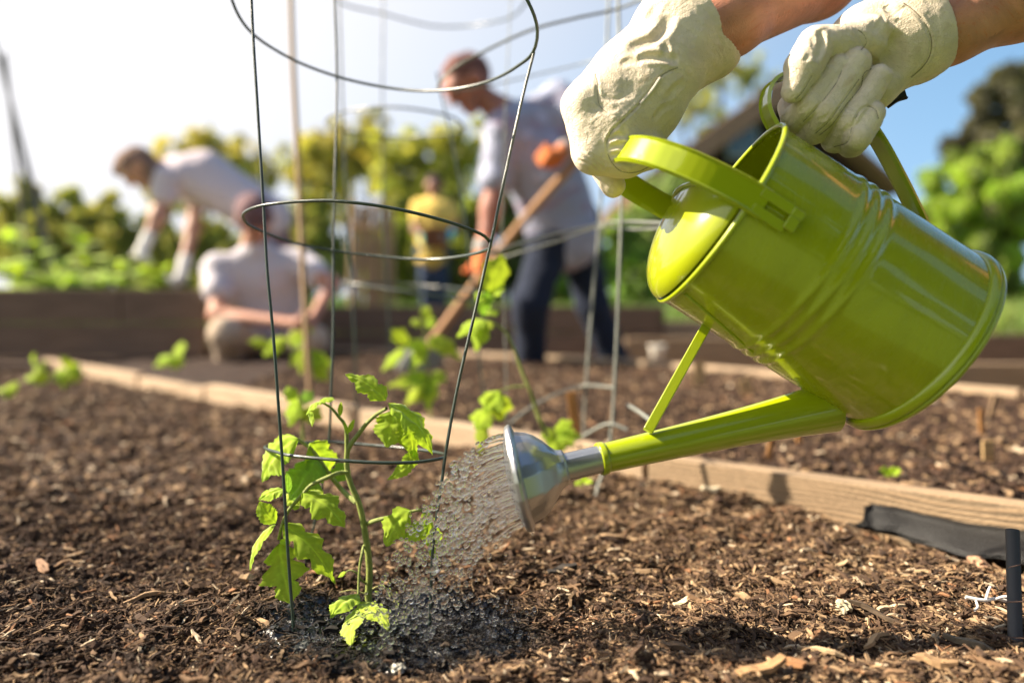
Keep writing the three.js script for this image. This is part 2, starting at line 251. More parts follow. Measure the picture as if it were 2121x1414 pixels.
// ------------------------------------------------------------------ the watering can
const roseHoles = [], roseAxis = new THREE.Vector3();
T.paint = tex(1024, 1024, (u, v) => { const d = sstep(0.30, 0.36, tfbm(u, v, 60, 3, 5)) * 0.5, k = 0.97 + 0.06 * tfbm(u, v, 7, 4, 2); return [k * (1 - 0.10 * d), k * (1 - 0.12 * d), k * (1 + 0.6 * d)]; }, true, 2);
T.paintRough = tex(1024, 1024, (u, v) => { const sm2 = sstep(0.05, 0.35, tfbm(u, v, 8, 5, 9)), sp = sstep(0.28, 0.34, tfbm(u, v, 50, 3, 31)); return gray(Math.min(1, 0.62 + 0.55 * sm2 + 0.5 * sp)); }, false, 2);
M.can = phys({ color: lin(0.33, 0.41, 0.003), roughness: 0.30, clearcoat: 0.9, clearcoatRoughness: 0.05, side: THREE.DoubleSide, bumpMap: T.fine, bumpScale: 0.00012 });
M.canBody = phys({ color: lin(0.36, 0.42, 0.003), map: T.paint, roughness: 0.42, roughnessMap: T.paintRough, clearcoat: 0.9, clearcoatRoughness: 0.05, side: THREE.DoubleSide });
M.zinc = phys({ color: lin(0.44, 0.455, 0.47), metalness: 0.88, roughness: 0.35, clearcoat: 0.3, clearcoatRoughness: 0.2, bumpMap: T.fine, bumpScale: 0.0001 });
const AX = V(-0.844, 0.536, 0).normalize(), RIM = P(1487, 446, 0.74);
const WX = (() => { const c = V(-0.398, -0.03, 0.915).normalize(); return c.addScaledVector(AX, -c.dot(AX)).normalize().applyAxisAngle(AX, 0.24); })(), UX = AX.clone().cross(WX);
const can = thing('watering_can', 'lime green metal watering can tipped to pour, held by two gloved hands', 'watering can', RIM);
can.quaternion.setFromRotationMatrix(new THREE.Matrix4().makeBasis(UX, AX, WX)); can.updateMatrixWorld(true);
const toCan = p => can.worldToLocal(p.clone()), R0 = 0.1045, LEN = 0.2445, RB = 0.1040;
// band of width w (along W) and thickness th following pts, each with its own width direction
function band(pts, wdir, w, th, seg = 60, widthAt) {
  const c = new THREE.CatmullRomCurve3(pts, false, 'centripetal'), P0 = c.getSpacedPoints(seg), prof = [], n = 14;
  const lip = th * 0.9;                                         // the long edges are folded over into a small bead
  for (let i = 0; i <= n; i++) prof.push([lerp(-0.5, 0.5, i / n), (i === 0 || i === n) ? 0 : (i === 1 || i === n - 1) ? lip * 0.55 : th * 0.5]);
  for (let i = n; i >= 0; i--) prof.push([lerp(-0.5, 0.5, i / n), (i === 0 || i === n) ? -0 : (i === 1 || i === n - 1) ? -lip * 1.5 : -th * 0.5]);
  const pos = [], idx = [], m = prof.length;
  for (let k = 0; k <= seg; k++) {
    const t = P0[Math.min(seg, k + 1)].clone().sub(P0[Math.max(0, k - 1)]).normalize(), s = wdir(k / seg).clone(); s.addScaledVector(t, -s.dot(t)).normalize(); const nn = t.clone().cross(s);
    const ww = widthAt ? widthAt(k / seg) : w;
    for (const [a, b] of prof) { const q = P0[k].clone().addScaledVector(s, a * ww).addScaledVector(nn, b); pos.push(q.x, q.y, q.z); }
  }
  for (let k = 0; k < seg; k++) for (let i = 0; i < m; i++) { const a = k * m + i, b = k * m + (i + 1) % m; idx.push(a, b, a + m, b, b + m, a + m); }
  for (const k of [0, seg]) for (let i = 1; i < n; i++) { const a = k * m + i, b = k * m + i + 1, d = k * m + m - 1 - i, e = k * m + m - 2 - i; k ? idx.push(a, b, d, b, e, d) : idx.push(a, d, b, b, d, e); }
  const g = new THREE.BufferGeometry(); g.setAttribute('position', new THREE.Float32BufferAttribute(pos, 3)); g.setIndex(idx); g.setAttribute('uv', new THREE.Float32BufferAttribute(new Float32Array(pos.length / 3 * 2), 2)); g.computeVertexNormals();
  return boxUV(toCreasedNormals(g, 0.7));
}
{
  // body: lathe with three beads, a thin wall and a floor
  const pr = [], wall = y => lerp(RB, R0, 1 + y / LEN) + [-0.093, -0.107, -0.121].reduce((s, c) => s + 0.0018 * Math.exp(-(((y - c) / 0.0038) ** 2)), 0);
  pr.push(new THREE.Vector2(0.0001, -LEN + 0.006), new THREE.Vector2(RB - 0.006, -LEN + 0.006), new THREE.Vector2(RB - 0.003, -LEN + 0.003));
  for (let i = 0; i <= 150; i++) { const y = lerp(-LEN, 0, i / 150); pr.push(new THREE.Vector2(wall(y), y)); }
  for (let i = 60; i >= 0; i--) { const y = lerp(-LEN + 0.008, 0, i / 60); pr.push(new THREE.Vector2(wall(y) - 0.0016, y)); }
  const g = new THREE.LatheGeometry(pr, 160), p = g.attributes.position;
  // small dents and waves of pressed tin
  for (let i = 0; i < p.count; i++) { const a = Math.atan2(p.getX(i), p.getZ(i)), y = p.getY(i), k = 1 + 0.0035 * fbm(Math.cos(a) * 1.2, Math.sin(a) * 1.2, y * 6, 2); p.setX(i, p.getX(i) * k); p.setZ(i, p.getZ(i) * k); }
  g.computeVertexNormals(); part('body', g, M.canBody, can, true);
  const torus = (r, t, y) => new THREE.TorusGeometry(r, t, 12, 160).rotateX(PI / 2).translate(0, y, 0);
  part('rim_bead', torus(R0 + 0.0006, 0.0030, 0.0), M.can, can, true);
  // base: a hoop with a seam groove in the middle
  const hp = []; for (let i = 0; i <= 40; i++) { const a = i / 40, y = lerp(-LEN - 0.006, -LEN + 0.011, a); hp.push(new THREE.Vector2(RB + 0.0052 * Math.sqrt(Math.max(0, 1 - (2 * a - 1) ** 2)) - 0.0022 * Math.exp(-(((a - 0.42) / 0.06) ** 2)), y)); }
  hp.push(new THREE.Vector2(RB - 0.001, -LEN + 0.011)); hp.unshift(new THREE.Vector2(RB - 0.0035, -LEN - 0.006)); hp.unshift(new THREE.Vector2(RB - 0.005, -LEN + 0.006));
  part('base_ring', new THREE.LatheGeometry(hp, 160), M.can, can, true);
  part('foot_rivet', merge([new THREE.SphereGeometry(0.0042, 14, 10).translate(0.0, -LEN - 0.004, 0)].map(g2 => g2.applyMatrix4(new THREE.Matrix4().makeTranslation(RB - 0.006, 0.001, 0.03)))), M.can, can, true);
  // half cover over the spout side
  const H = 0.047, ng = 40, na = 44, pos = [], idx = [];
  for (let i = 0; i <= ng; i++) for (let j = 0; j <= na; j++) { const r = Math.sin(i / ng * PI / 2) * (R0 - 0.0005), a = lerp(PI / 2 - 0.05, 1.5 * PI + 0.05, j / na), x = Math.cos(a) * r, z = Math.sin(a) * r; pos.push(x - 0.002, H * Math.sqrt(Math.max(0, 1 - (r / R0) ** 2)) ** 0.9, z); }
  for (let i = 0; i < ng; i++) for (let j = 0; j < na; j++) { const a = i * (na + 1) + j, b = a + 1, c = a + na + 1, d = c + 1; idx.push(a, b, c, b, d, c); }
  const cg = new THREE.BufferGeometry(); cg.setAttribute('position', new THREE.Float32BufferAttribute(pos, 3)); cg.setIndex(idx); cg.computeVertexNormals(); cg.setAttribute('uv', new THREE.Float32BufferAttribute(new Float32Array(pos.length / 3 * 2), 2));
  const cover = part('half_cover', cg, M.canBody, can, true);
  const e = []; for (let i = 0; i <= 40; i++) { const s = lerp(-1, 1, i / 40); e.push(V(-0.001 + 0.004 * (1 - s * s), H * Math.sqrt(Math.max(0, 1 - s * s)) ** 0.9 + 0.0012, s * R0)); }
  part('rolled_edge', tube(e, 0.0026, 80, 8), M.can, cover, true);
  // hoop handle across the mouth
  const hoop = [], Hh = 0.124; for (let i = 0; i <= 40; i++) { const a = lerp(-0.05, PI + 0.05, i / 40), c = Math.cos(a), s = Math.sin(a); hoop.push(V(0.004 - 0.012 * Math.max(0, s), Hh * Math.sign(s) * Math.abs(s) ** 0.78, (R0 + 0.0035) * Math.sign(c) * Math.abs(c) ** 0.58)); }
  part('carrying_handle', band(hoop, () => V(1, 0, 0.0), 0.029, 0.0022, 90), M.can, can, true);
  for (const s of [1, -1]) {
    const bits = []; for (const x of [-0.0085, 0.0085]) bits.push(new RoundedBoxGeometry(0.0095, 0.034, 0.0032, 2, 0.0008).translate(0.004 + x, -0.020, 0));
    bits.push(new RoundedBoxGeometry(0.013, 0.011, 0.0065, 2, 0.0012).translate(0.0035 - 0.002, -0.040, 0.0008), new RoundedBoxGeometry(0.008, 0.012, 0.006, 2, 0.0012).translate(0.012, -0.0405, 0.0004));
    const g2 = merge(bits); if (s < 0) g2.rotateY(PI).translate(0.008, 0, 0); g2.translate(0, 0, s * (R0 + 0.0042)); part('handle_clip', g2, M.can, can, true);
  }
  // handle down the back
  const back = [V(R0 - 0.001, -0.006, 0), V(R0 + 0.014, 0.018, 0), V(R0 + 0.034, 0.027, 0), V(R0 + 0.052, 0.018, 0), V(R0 + 0.064, -0.010, 0), V(R0 + 0.062, -0.050, 0), V(R0 + 0.050, -0.090, 0), V(R0 + 0.026, -0.138, 0), V(R0 + 0.002, -0.180, 0), V(R0 - 0.004, -0.190, 0)];
  part('back_handle', band(back, () => V(0, 0, 1), 0.030, 0.0024, 90), M.can, can, true);
  // spout
  const s0 = toCan(P(1242, 951, 0.715)), s1 = toCan(P(1718, 843, 0.762)), d = s1.clone().sub(s0).normalize();
  const sp = []; for (let i = 0; i <= 40; i++) { const t = i / 40; sp.push(new THREE.Vector2(0.0148 + 0.0055 * t + 0.0070 * t ** 3, t * s0.distanceTo(s1))); }
  const q = new THREE.Quaternion().setFromUnitVectors(V(0, 1, 0), d), place = g3 => g3.applyQuaternion(q).translate(s0.x, s0.y, s0.z);
  const spout = part('spout', place(new THREE.LatheGeometry(sp, 64)), M.can, can, true);
  const col = []; for (const [r, y] of [[0.0140, -0.0005], [0.0160, -0.0008], [0.0168, 0.0008], [0.0168, 0.0052], [0.0160, 0.0066], [0.0150, 0.0070]]) col.push(new THREE.Vector2(r, y));
  part('spout_collar', place(new THREE.LatheGeometry(col, 64)), M.can, spout, true);
  // strut from the body down to the spout
  const a0 = toCan(P(1463, 676, 0.745)), a1 = toCan(P(1342, 893, 0.7145)), dd = a1.clone().sub(a0).normalize(), len = a0.distanceTo(a1);
  const bx = new RoundedBoxGeometry(0.0105, len, 0.0105, 2, 0.0012); const m = new THREE.Matrix4().makeRotationFromQuaternion(new THREE.Quaternion().setFromUnitVectors(V(0, 1, 0), dd).multiply(new THREE.Quaternion().setFromAxisAngle(V(0, 1, 0), 0.55)));
  bx.applyMatrix4(m).translate((a0.x + a1.x) / 2, (a0.y + a1.y) / 2, (a0.z + a1.z) / 2); part('strut', bx, M.can, can, true);
  // pressed crease where the strut's foot is soldered on, running up to the rim
  const foot = []; for (const [px, py] of [[1418, 604], [1442, 622], [1459, 648], [1463, 680]]) { const l = toCan(P(px, py, 0.70)), ry = toCan(EYE), dir = l.clone().sub(ry).normalize(); let t = ry.distanceTo(l) - 0.12; for (let k = 0; k < 400; k++) { const w = ry.clone().addScaledVector(dir, t); if (Math.hypot(w.x, w.z) < R0 - 0.0022) { foot.push(w); break; } t += 0.0008; } }
  if (foot.length > 2) part('solder_seam', tube(foot, 0.0022, 30, 6), M.can, can, true);
  const seam = []; for (const [px, py] of [[1420, 608], [1500, 676], [1560, 728], [1612, 800]]) { const l = toCan(P(px, py, 0.70)), ry = toCan(EYE), dir = l.clone().sub(ry).normalize(); let t = ry.distanceTo(l) - 0.12; for (let k = 0; k < 400; k++) { const w = ry.clone().addScaledVector(dir, t); const rw = lerp(RB, R0, 1 + w.y / LEN); if (Math.hypot(w.x, w.z) < rw) { const f = (rw + 0.0006) / Math.hypot(w.x, w.z); w.x *= f; w.z *= f; seam.push(w); break; } t += 0.0008; } }
  if (seam.length > 2) part('side_seam', tube(seam, 0.0016, 60, 6), M.can, can, true);
  // rose: zinc neck, bell, flanged face with holes
  const r0 = P(1242, 951, 0.715), axis = P(1065, 992, 0.715).sub(r0).normalize(), px = (w) => w * 0.715 / F;
  const qr = new THREE.Quaternion().setFromUnitVectors(V(0, 1, 0), axis), toR = g4 => g4.applyQuaternion(qr).translate(r0.x, r0.y, r0.z);
  const pts = [[0.0001, -0.004], [0.0138, -0.004], [0.0138, 0.004], [0.0140, 0.0335], [0.0170, 0.0350], [0.0180, 0.0362], [0.0183, 0.0385], [0.0195, 0.042], [0.0240, 0.0465], [0.0315, 0.0525], [0.0385, 0.0600], [0.0432, 0.0680], [0.0452, 0.0745], [0.0462, 0.0780], [0.0530, 0.0800], [0.0545, 0.0812], [0.0548, 0.0830], [0.0530, 0.0865], [0.0515, 0.0872], [0.0440, 0.0895], [0.0300, 0.0925], [0.0150, 0.0942], [0.0001, 0.0946]].map(p => new THREE.Vector2(...p));
  const rg = new THREE.LatheGeometry(pts, 96); rg.computeVertexNormals();
  const rose = part('rose', toR(toCreasedNormals(rg, 0.6)), M.zinc, can);
  const hole = std({ color: lin(0.03, 0.03, 0.03), roughness: 0.6 }), hs = []; roseHoles.length = 0;
  for (let ring = 0; ring < 6; ring++) { const n = ring ? ring * 6 : 1, r = 0.001 + ring * 0.0090; for (let i = 0; i < n; i++) { const a = i / n * 2 * PI + ring * 0.4, y = lerp(0.0946, 0.0885, (r / 0.046) ** 2); hs.push(new THREE.TorusGeometry(0.0011, 0.0006, 5, 8).rotateX(PI / 2).translate(Math.cos(a) * r, y, Math.sin(a) * r)); roseHoles.push(V(Math.cos(a) * r, y, Math.sin(a) * r).applyQuaternion(qr).add(r0)); } }
  const hm = part('spray_hole', toR(merge(hs)), hole, rose); hm.userData.kind = 'stuff';
  roseAxis.copy(axis);
}
// ------------------------------------------------------------------ the person with the can: arms, gloves, body outside the frame
M.glove = phys({ color: lin(0.87, 0.76, 0.61), map: T.leatherColor, bumpMap: T.leather, bumpScale: 0.0011, roughness: 0.66, sheen: 0.25, sheenRoughness: 0.6, sheenColor: lin(0.9, 0.85, 0.75) });
M.skin = phys({ color: lin(0.62, 0.29, 0.185), map: T.skin, bumpMap: T.skinBump, bumpScale: 0.0005, roughness: 0.5, clearcoat: 0.12, clearcoatRoughness: 0.45 });
M.thread = std({ color: lin(0.20, 0.16, 0.11), roughness: 0.9 });
M.piping = std({ color: lin(0.62, 0.56, 0.46), roughness: 0.8 });
const B = (x0, y0, d0, x1, y1, d1, r0, r1) => [P(x0, y0, d0), P(x1, y1, d1), r0, r1 ?? r0];
function leatherMesh(list, base, extra, cell = 0.0017) {
  const f = (x, y, z) => { let d = base(x, y, z); if (d < 0.02) { d += 0.0008 * nz(x * 55, y * 55, z * 55) + 0.0005 * Math.abs(nz(x * 120, y * 120, z * 120)) + 0.0011 * Math.abs(nz((x * 0.55 + y * 0.83) * 190, (x * 0.83 - y * 0.55) * 38, z * 60)) * sstep(-0.1, 0.5, nz(x * 22, y * 22, z * 22 + 4)); } return extra ? extra(d, x, y, z) : d; };
  return { f, geo: boxUV(nets(f, ...(() => { const b = bounds(list, 0.012); return [b.min, b.max]; })(), cell)) };
}
// where a ray through a pixel first meets the field
function hit(f, px, py, d0 = 0.55) { const dir = P(px, py, 1).sub(EYE); let t = d0; for (let i = 0; i < 300; i++) { const q = EYE.clone().addScaledVector(dir, t), d = f(q.x, q.y, q.z); if (d < 0.0003) return q; t += Math.max(0.0003, d * 0.7); if (t > 1) return null; } return null; }
function seamLine(f, pts, r, mat, parent, name = 'seam', lift = 0) { const c = new THREE.CatmullRomCurve3(pts.map(p => V(p[0], p[1], 0))), l = []; for (const q of c.getSpacedPoints(pts.length * 5)) { const h = hit(f, q.x, q.y); if (h) l.push(h.addScaledVector(EYE.clone().sub(h).normalize(), lift)); } if (l.length > 3) part(name, tube(l, r, l.length * 2, 6), mat, parent); }
const noCrease = () => 0;
function creaser(base) { return (px, depth, width) => { const c = new THREE.CatmullRomCurve3(px.map(p => V(p[0], p[1], 0))), pts = c.getSpacedPoints(px.length * 3).map(q => hit(base, q.x, q.y)).filter(Boolean); if (pts.length < 2) return noCrease; const n = pts.length - 1, L = pts.slice(1).map((p, i) => { const q = pts[i]; return [q.x, q.y, q.z, p.x - q.x, p.y - q.y, p.z - q.z, 1 / Math.max(1e-9, p.distanceToSquared(q)), i]; }), bx = new THREE.Box3().setFromPoints(pts).expandByScalar(width * 2.5);
  return (x, y, z) => { if (x < bx.min.x || x > bx.max.x || y < bx.min.y || y > bx.max.y || z < bx.min.z || z > bx.max.z) return 0; let d = 1, u = 0; for (const s of L) { const X = x - s[0], Y = y - s[1], Z = z - s[2]; let t = (X * s[3] + Y * s[4] + Z * s[5]) * s[6]; t = t < 0 ? 0 : t > 1 ? 1 : t; const q = Math.hypot(X - s[3] * t, Y - s[4] * t, Z - s[5] * t); if (q < d) { d = q; u = (s[7] + t) / n; } } const e = Math.sin(Math.min(1, Math.max(0, u)) * PI) ** 0.5; return e * (depth * Math.exp(-((d / width) ** 2)) - depth * 0.35 * Math.exp(-(((d - width * 1.6) / (width * 0.8)) ** 2))); }; }; }
const gardener = thing('person', 'person reaching in from the right with bare forearms, tipping the watering can', 'person', V(1.15, 0, -0.95));
// left-most glove, closed over the hoop handle
const gloveA = (() => {
  const palm = [
    B(1436, 44, 0.752, 1384, 88, 0.745, 0.042, 0.038), B(1384, 96, 0.744, 1312, 165, 0.738, 0.038, 0.041), B(1312, 160, 0.738, 1238, 214, 0.738, 0.036, 0.030),
    B(1372, 150, 0.732, 1325, 228, 0.724, 0.032, 0.025), B(1394, 128, 0.735, 1366, 176, 0.728, 0.034, 0.029),           // ball of the thumb
    B(1300, 225, 0.742, 1262, 290, 0.738, 0.040, 0.030), B(1380, 142, 0.718, 1276, 258, 0.710, 0.021, 0.017), B(1276, 262, 0.708, 1282, 318, 0.708, 0.018, 0.016), B(1345, 240, 0.735, 1290, 300, 0.738, 0.024, 0.024),
    B(1430, 100, 0.745, 1488, 124, 0.745, 0.032, 0.014), B(1430, 80, 0.748, 1452, 66, 0.75, 0.042, 0.046), B(1390, 40, 0.748, 1402, 4, 0.75, 0.030, 0.030),                   // flared gauntlet
  ];
  const fing = [];
  [[2, 0, 0.712, 0.0195], [-2, -3, 0.734, 0.0200], [-3, -3, 0.757, 0.0190], [2, 2, 0.779, 0.0170]].forEach(([dx, dy, d, r]) =>
    fing.push(B(1262 + dx, 185 + dy, d, 1207 + dx, 222 + dy, d, r * 1.05, r), B(1207 + dx, 222 + dy, d, 1227 + dx, 320 + dy, d, r, r * 0.98), B(1227 + dx, 320 + dy, d, 1298 + dx, 326 + dy, d, r * 0.98, r * 0.94), B(1298 + dx, 326 + dy, d, 1342 + dx, 320 + dy, d + 0.003, r * 0.94, r * 0.8)));
  fing.push(B(1252, 345, 0.790, 1270, 384, 0.785, 0.0165, 0.0140));   // last fingertip, showing below
  fing.push(B(1352, 246, 0.765, 1300, 335, 0.80, 0.020, 0.015));       // thumb, behind the band
  const cut = bones([[P(1446, 68, 0.748), P(1640, -38, 0.80), 0.037, 0.056]], 0.001);
  const nrm = P(1620, -40, 0.785).sub(P(1430, 60, 0.747)).normalize(), c0 = P(1408, 62, 0.745);
  const base = (() => { const a = bones(palm, 0.024), b = bones(fing, 0.0055); return (x, y, z) => { const p = a(x, y, z), q = b(x, y, z), h = Math.max(0, 0.014 - Math.abs(p - q)); return Math.min(p, q) - h * h / 0.056; }; })(), cr = creaser(base);
  const folds = [
    cr([[1302, 104], [1324, 92], [1350, 84], [1376, 60], [1388, 30]], 0.0052, 0.0058), cr([[1322, 118], [1346, 118], [1376, 119], [1406, 124]], 0.0044, 0.0040), cr([[1374, 84], [1379, 100], [1376, 120]], 0.0026, 0.0035), cr([[1286, 132], [1310, 126], [1330, 132]], 0.0020, 0.0040), cr([[1338, 40], [1352, 26], [1360, 6]], 0.0028, 0.0050),
    cr([[1404, 140], [1384, 148], [1362, 164], [1345, 190], [1322, 218], [1290, 250], [1266, 274], [1257, 296], [1264, 330], [1286, 354], [1320, 356], [1350, 342]], 0.0012, 0.0016), cr([[1232, 152], [1237, 172], [1238, 200], [1243, 220], [1258, 236]], 0.0012, 0.0020),
    cr([[1258, 290], [1278, 280], [1300, 282]], 0.0022, 0.0024), cr([[1260, 306], [1284, 300], [1312, 306]], 0.0026, 0.0026), cr([[1262, 322], [1288, 322], [1316, 326]], 0.0024, 0.0026), cr([[1270, 340], [1292, 336], [1318, 340]], 0.0018, 0.0024), cr([[1290, 258], [1296, 276], [1310, 292]], 0.0018, 0.0026),
    cr([[1196, 330], [1216, 338], [1236, 354]], 0.0016, 0.0018), cr([[1204, 322], [1228, 334], [1250, 352]], 0.0015, 0.0017), cr([[1218, 318], [1240, 330], [1256, 344]], 0.0012, 0.0016), cr([[1196, 300], [1210, 318], [1226, 334]], 0.0010, 0.0020),
    cr([[1420, 170], [1396, 186], [1378, 214]], 0.0020, 0.0040), cr([[1396, 214], [1372, 226], [1352, 250]], 0.0016, 0.0030), cr([[1252, 196], [1272, 206], [1296, 198]], 0.0010, 0.0026), cr([[1246, 214], [1266, 226], [1284, 222]], 0.0009, 0.0024), cr([[1176, 250], [1190, 276], [1192, 306]], 0.0009, 0.0030)];
  const o = leatherMesh([...palm, ...fing], base, (d, x, y, z) => {
    if (d < 0.012) for (const g of folds) d += g(x, y, z);
    const c = cut(x, y, z), s = (x - c0.x) * nrm.x + (y - c0.y) * nrm.y + (z - c0.z) * nrm.z;
    d = Math.max(d, s - 0.008 - 0.036 * sstep(0.014, 0.040, c0.y - y) - 0.0025 * Math.sin(Math.atan2(y - c0.y, z - c0.z) * 3 + 1));      // edge of the cuff
    return Math.max(d, -c);
  });
  const m = part('glove', o.geo, M.glove, gardener);
  seamLine(o.f, [[1404, 140], [1384, 148], [1362, 164], [1345, 190], [1322, 218], [1290, 250], [1266, 274], [1257, 296], [1264, 330], [1286, 354], [1320, 356], [1350, 342]], 0.00042, M.thread, m);
  seamLine(o.f, [[1232, 152], [1237, 172], [1238, 200], [1243, 220], [1256, 232]], 0.00042, M.thread, m);
  seamLine(o.f, [[1368, 162], [1352, 186], [1326, 216]], 0.0019, M.piping, m, 'piping', 0.0004);
  return m;
})();
// right glove, closed under the back handle
const gloveB = (() => {
  const Q = 0.0, C = (a, b, c, d, e, f, g, h) => B(a, b, c + Q, d, e, f + Q, g, (h ?? g));
  const palm = [
    C(1930, 62, 0.752, 1880, 72, 0.752, 0.042, 0.040), C(1885, 60, 0.752, 1790, 70, 0.748, 0.038, 0.033), C(1870, 115, 0.752, 1815, 180, 0.752, 0.029, 0.027),
    C(1800, 70, 0.765, 1720, 130, 0.775, 0.034, 0.028), C(1830, 120, 0.765, 1740, 230, 0.778, 0.032, 0.028), C(1700, 140, 0.778, 1700, 230, 0.778, 0.026, 0.024), C(1880, 60, 0.752, 1890, 20, 0.755, 0.038, 0.046), C(1890, 90, 0.752, 1900, 88, 0.752, 0.042, 0.044),
  ];
  const fing = [C(1800, 76, 0.722, 1742, 86, 0.712, 0.021, 0.0165), C(1742, 86, 0.712, 1690, 92, 0.707, 0.0165, 0.0180), C(1690, 94, 0.707, 1664, 140, 0.700, 0.0185, 0.0185), C(1664, 140, 0.700, 1642, 190, 0.698, 0.0180, 0.0110)];   // thumb
  [[1650, 250, 1736, 138, 0.0138], [1686, 272, 1776, 128, 0.0152], [1734, 292, 1822, 160, 0.0140], [1766, 302, 1808, 236, 0.0138]].forEach(([bx, by, tx, ty, r], i) => { const d = [0.705, 0.7025, 0.701, 0.698][i];
    fing.push(C(bx - 10, by - 30, 0.772, bx - 2, by - 4, 0.735, r * 1.05, r * 1.04), C(bx - 2, by - 4, 0.735, lerp(bx, tx, 0.3), lerp(by, ty, 0.3), d + 0.002, r * 1.04, r), C(lerp(bx, tx, 0.3), lerp(by, ty, 0.3), d + 0.002, tx, ty, d + 0.002, r, r * 0.9)); });
  const cut = bones([[P(1915, 70, 0.755), P(2080, 0, 0.745), 0.040, 0.058]], 0.001), nrm = P(2080, -6, 0.745).sub(P(1900, 62, 0.755)).normalize(), c0 = P(1908, 68, 0.754);
  const base = (() => { const a = bones(palm, 0.02), b = bones(fing, 0.0014); return (x, y, z) => { const p = a(x, y, z) + 0.004, q = b(x, y, z), h = Math.max(0, 0.004 - Math.abs(p - q)); return Math.min(p, q) - h * h / 0.016; }; })(), cr = creaser(base);
  const folds = [
    cr([[1700, 60], [1703, 82], [1698, 108], [1690, 122]], 0.0048, 0.0036), cr([[1686, 74], [1688, 96], [1682, 116]], 0.0026, 0.0030), cr([[1674, 96], [1676, 112], [1668, 128]], 0.0014, 0.0028), cr([[1778, 60], [1790, 72], [1795, 90], [1784, 106]], 0.0012, 0.0016),
    cr([[1834, 10], [1850, 22], [1868, 26]], 0.0046, 0.0042), cr([[1806, 44], [1832, 62], [1852, 92], [1860, 130], [1856, 158]], 0.0040, 0.0075), cr([[1820, 96], [1838, 116], [1846, 146]], 0.0022, 0.0045), cr([[1872, 6], [1896, 24], [1918, 52], [1930, 84], [1926, 116], [1912, 138], [1888, 160]], 0.0014, 0.0018),
    cr([[1664, 252], [1684, 232], [1712, 200], [1736, 166], [1744, 146]], 0.0012, 0.0014), cr([[1690, 276], [1716, 252], [1750, 206], [1780, 164]], 0.0012, 0.0014), cr([[1728, 304], [1756, 294], [1766, 262], [1780, 232], [1796, 220], [1814, 228], [1820, 246]], 0.0012, 0.0014), cr([[1648, 206], [1664, 188], [1682, 156]], 0.0010, 0.0014),
    cr([[1650, 232], [1664, 226], [1676, 212]], 0.0012, 0.0022), cr([[1690, 250], [1706, 246], [1720, 236]], 0.0013, 0.0022), cr([[1736, 276], [1752, 270], [1764, 256]], 0.0012, 0.0022), cr([[1808, 66], [1826, 50], [1830, 30]], 0.0014, 0.0030)];
  const o = leatherMesh([...palm, ...fing], base, (d, x, y, z) => {
    if (d < 0.012) for (const g of folds) d += g(x, y, z);
    const s = (x - c0.x) * nrm.x + (y - c0.y) * nrm.y + (z - c0.z) * nrm.z;
    d = Math.max(d, s - 0.012); return Math.max(d, -cut(x, y, z));
  });
  const m = part('glove', o.geo, M.glove, gardener);
  for (const l of [[[1664, 252], [1684, 232], [1712, 200], [1736, 166], [1744, 146]], [[1690, 276], [1716, 252], [1750, 206], [1780, 164]], [[1698, 280], [1724, 258], [1754, 216], [1784, 178], [1790, 152], [1806, 142]], [[1728, 304], [1756, 294], [1766, 262], [1780, 232], [1796, 220], [1814, 228], [1820, 246]], [[1648, 206], [1664, 188], [1682, 156]]]) seamLine(o.f, l, 0.0004, M.thread, m);
  seamLine(o.f, [[1872, 6], [1896, 24], [1918, 52], [1930, 84], [1926, 116], [1912, 138], [1888, 160]], 0.0006, M.thread, m);
  seamLine(o.f, [[1778, 62], [1790, 72], [1795, 88], [1784, 104]], 0.0004, M.thread, m);
  // black tightening strap at the wrist
  const a = P(1830, 208, 0.765), b = P(1874, 186, 0.768), st = band([a, a.clone().lerp(b, 0.5).add(V(0, 0.002, 0)), b], () => V(0.1, -1, 0.05), 0.021, 0.002, 12);
  part('strap', st, std({ color: lin(0.012, 0.011, 0.012), roughness: 0.7 }), m);
  return m;
})();
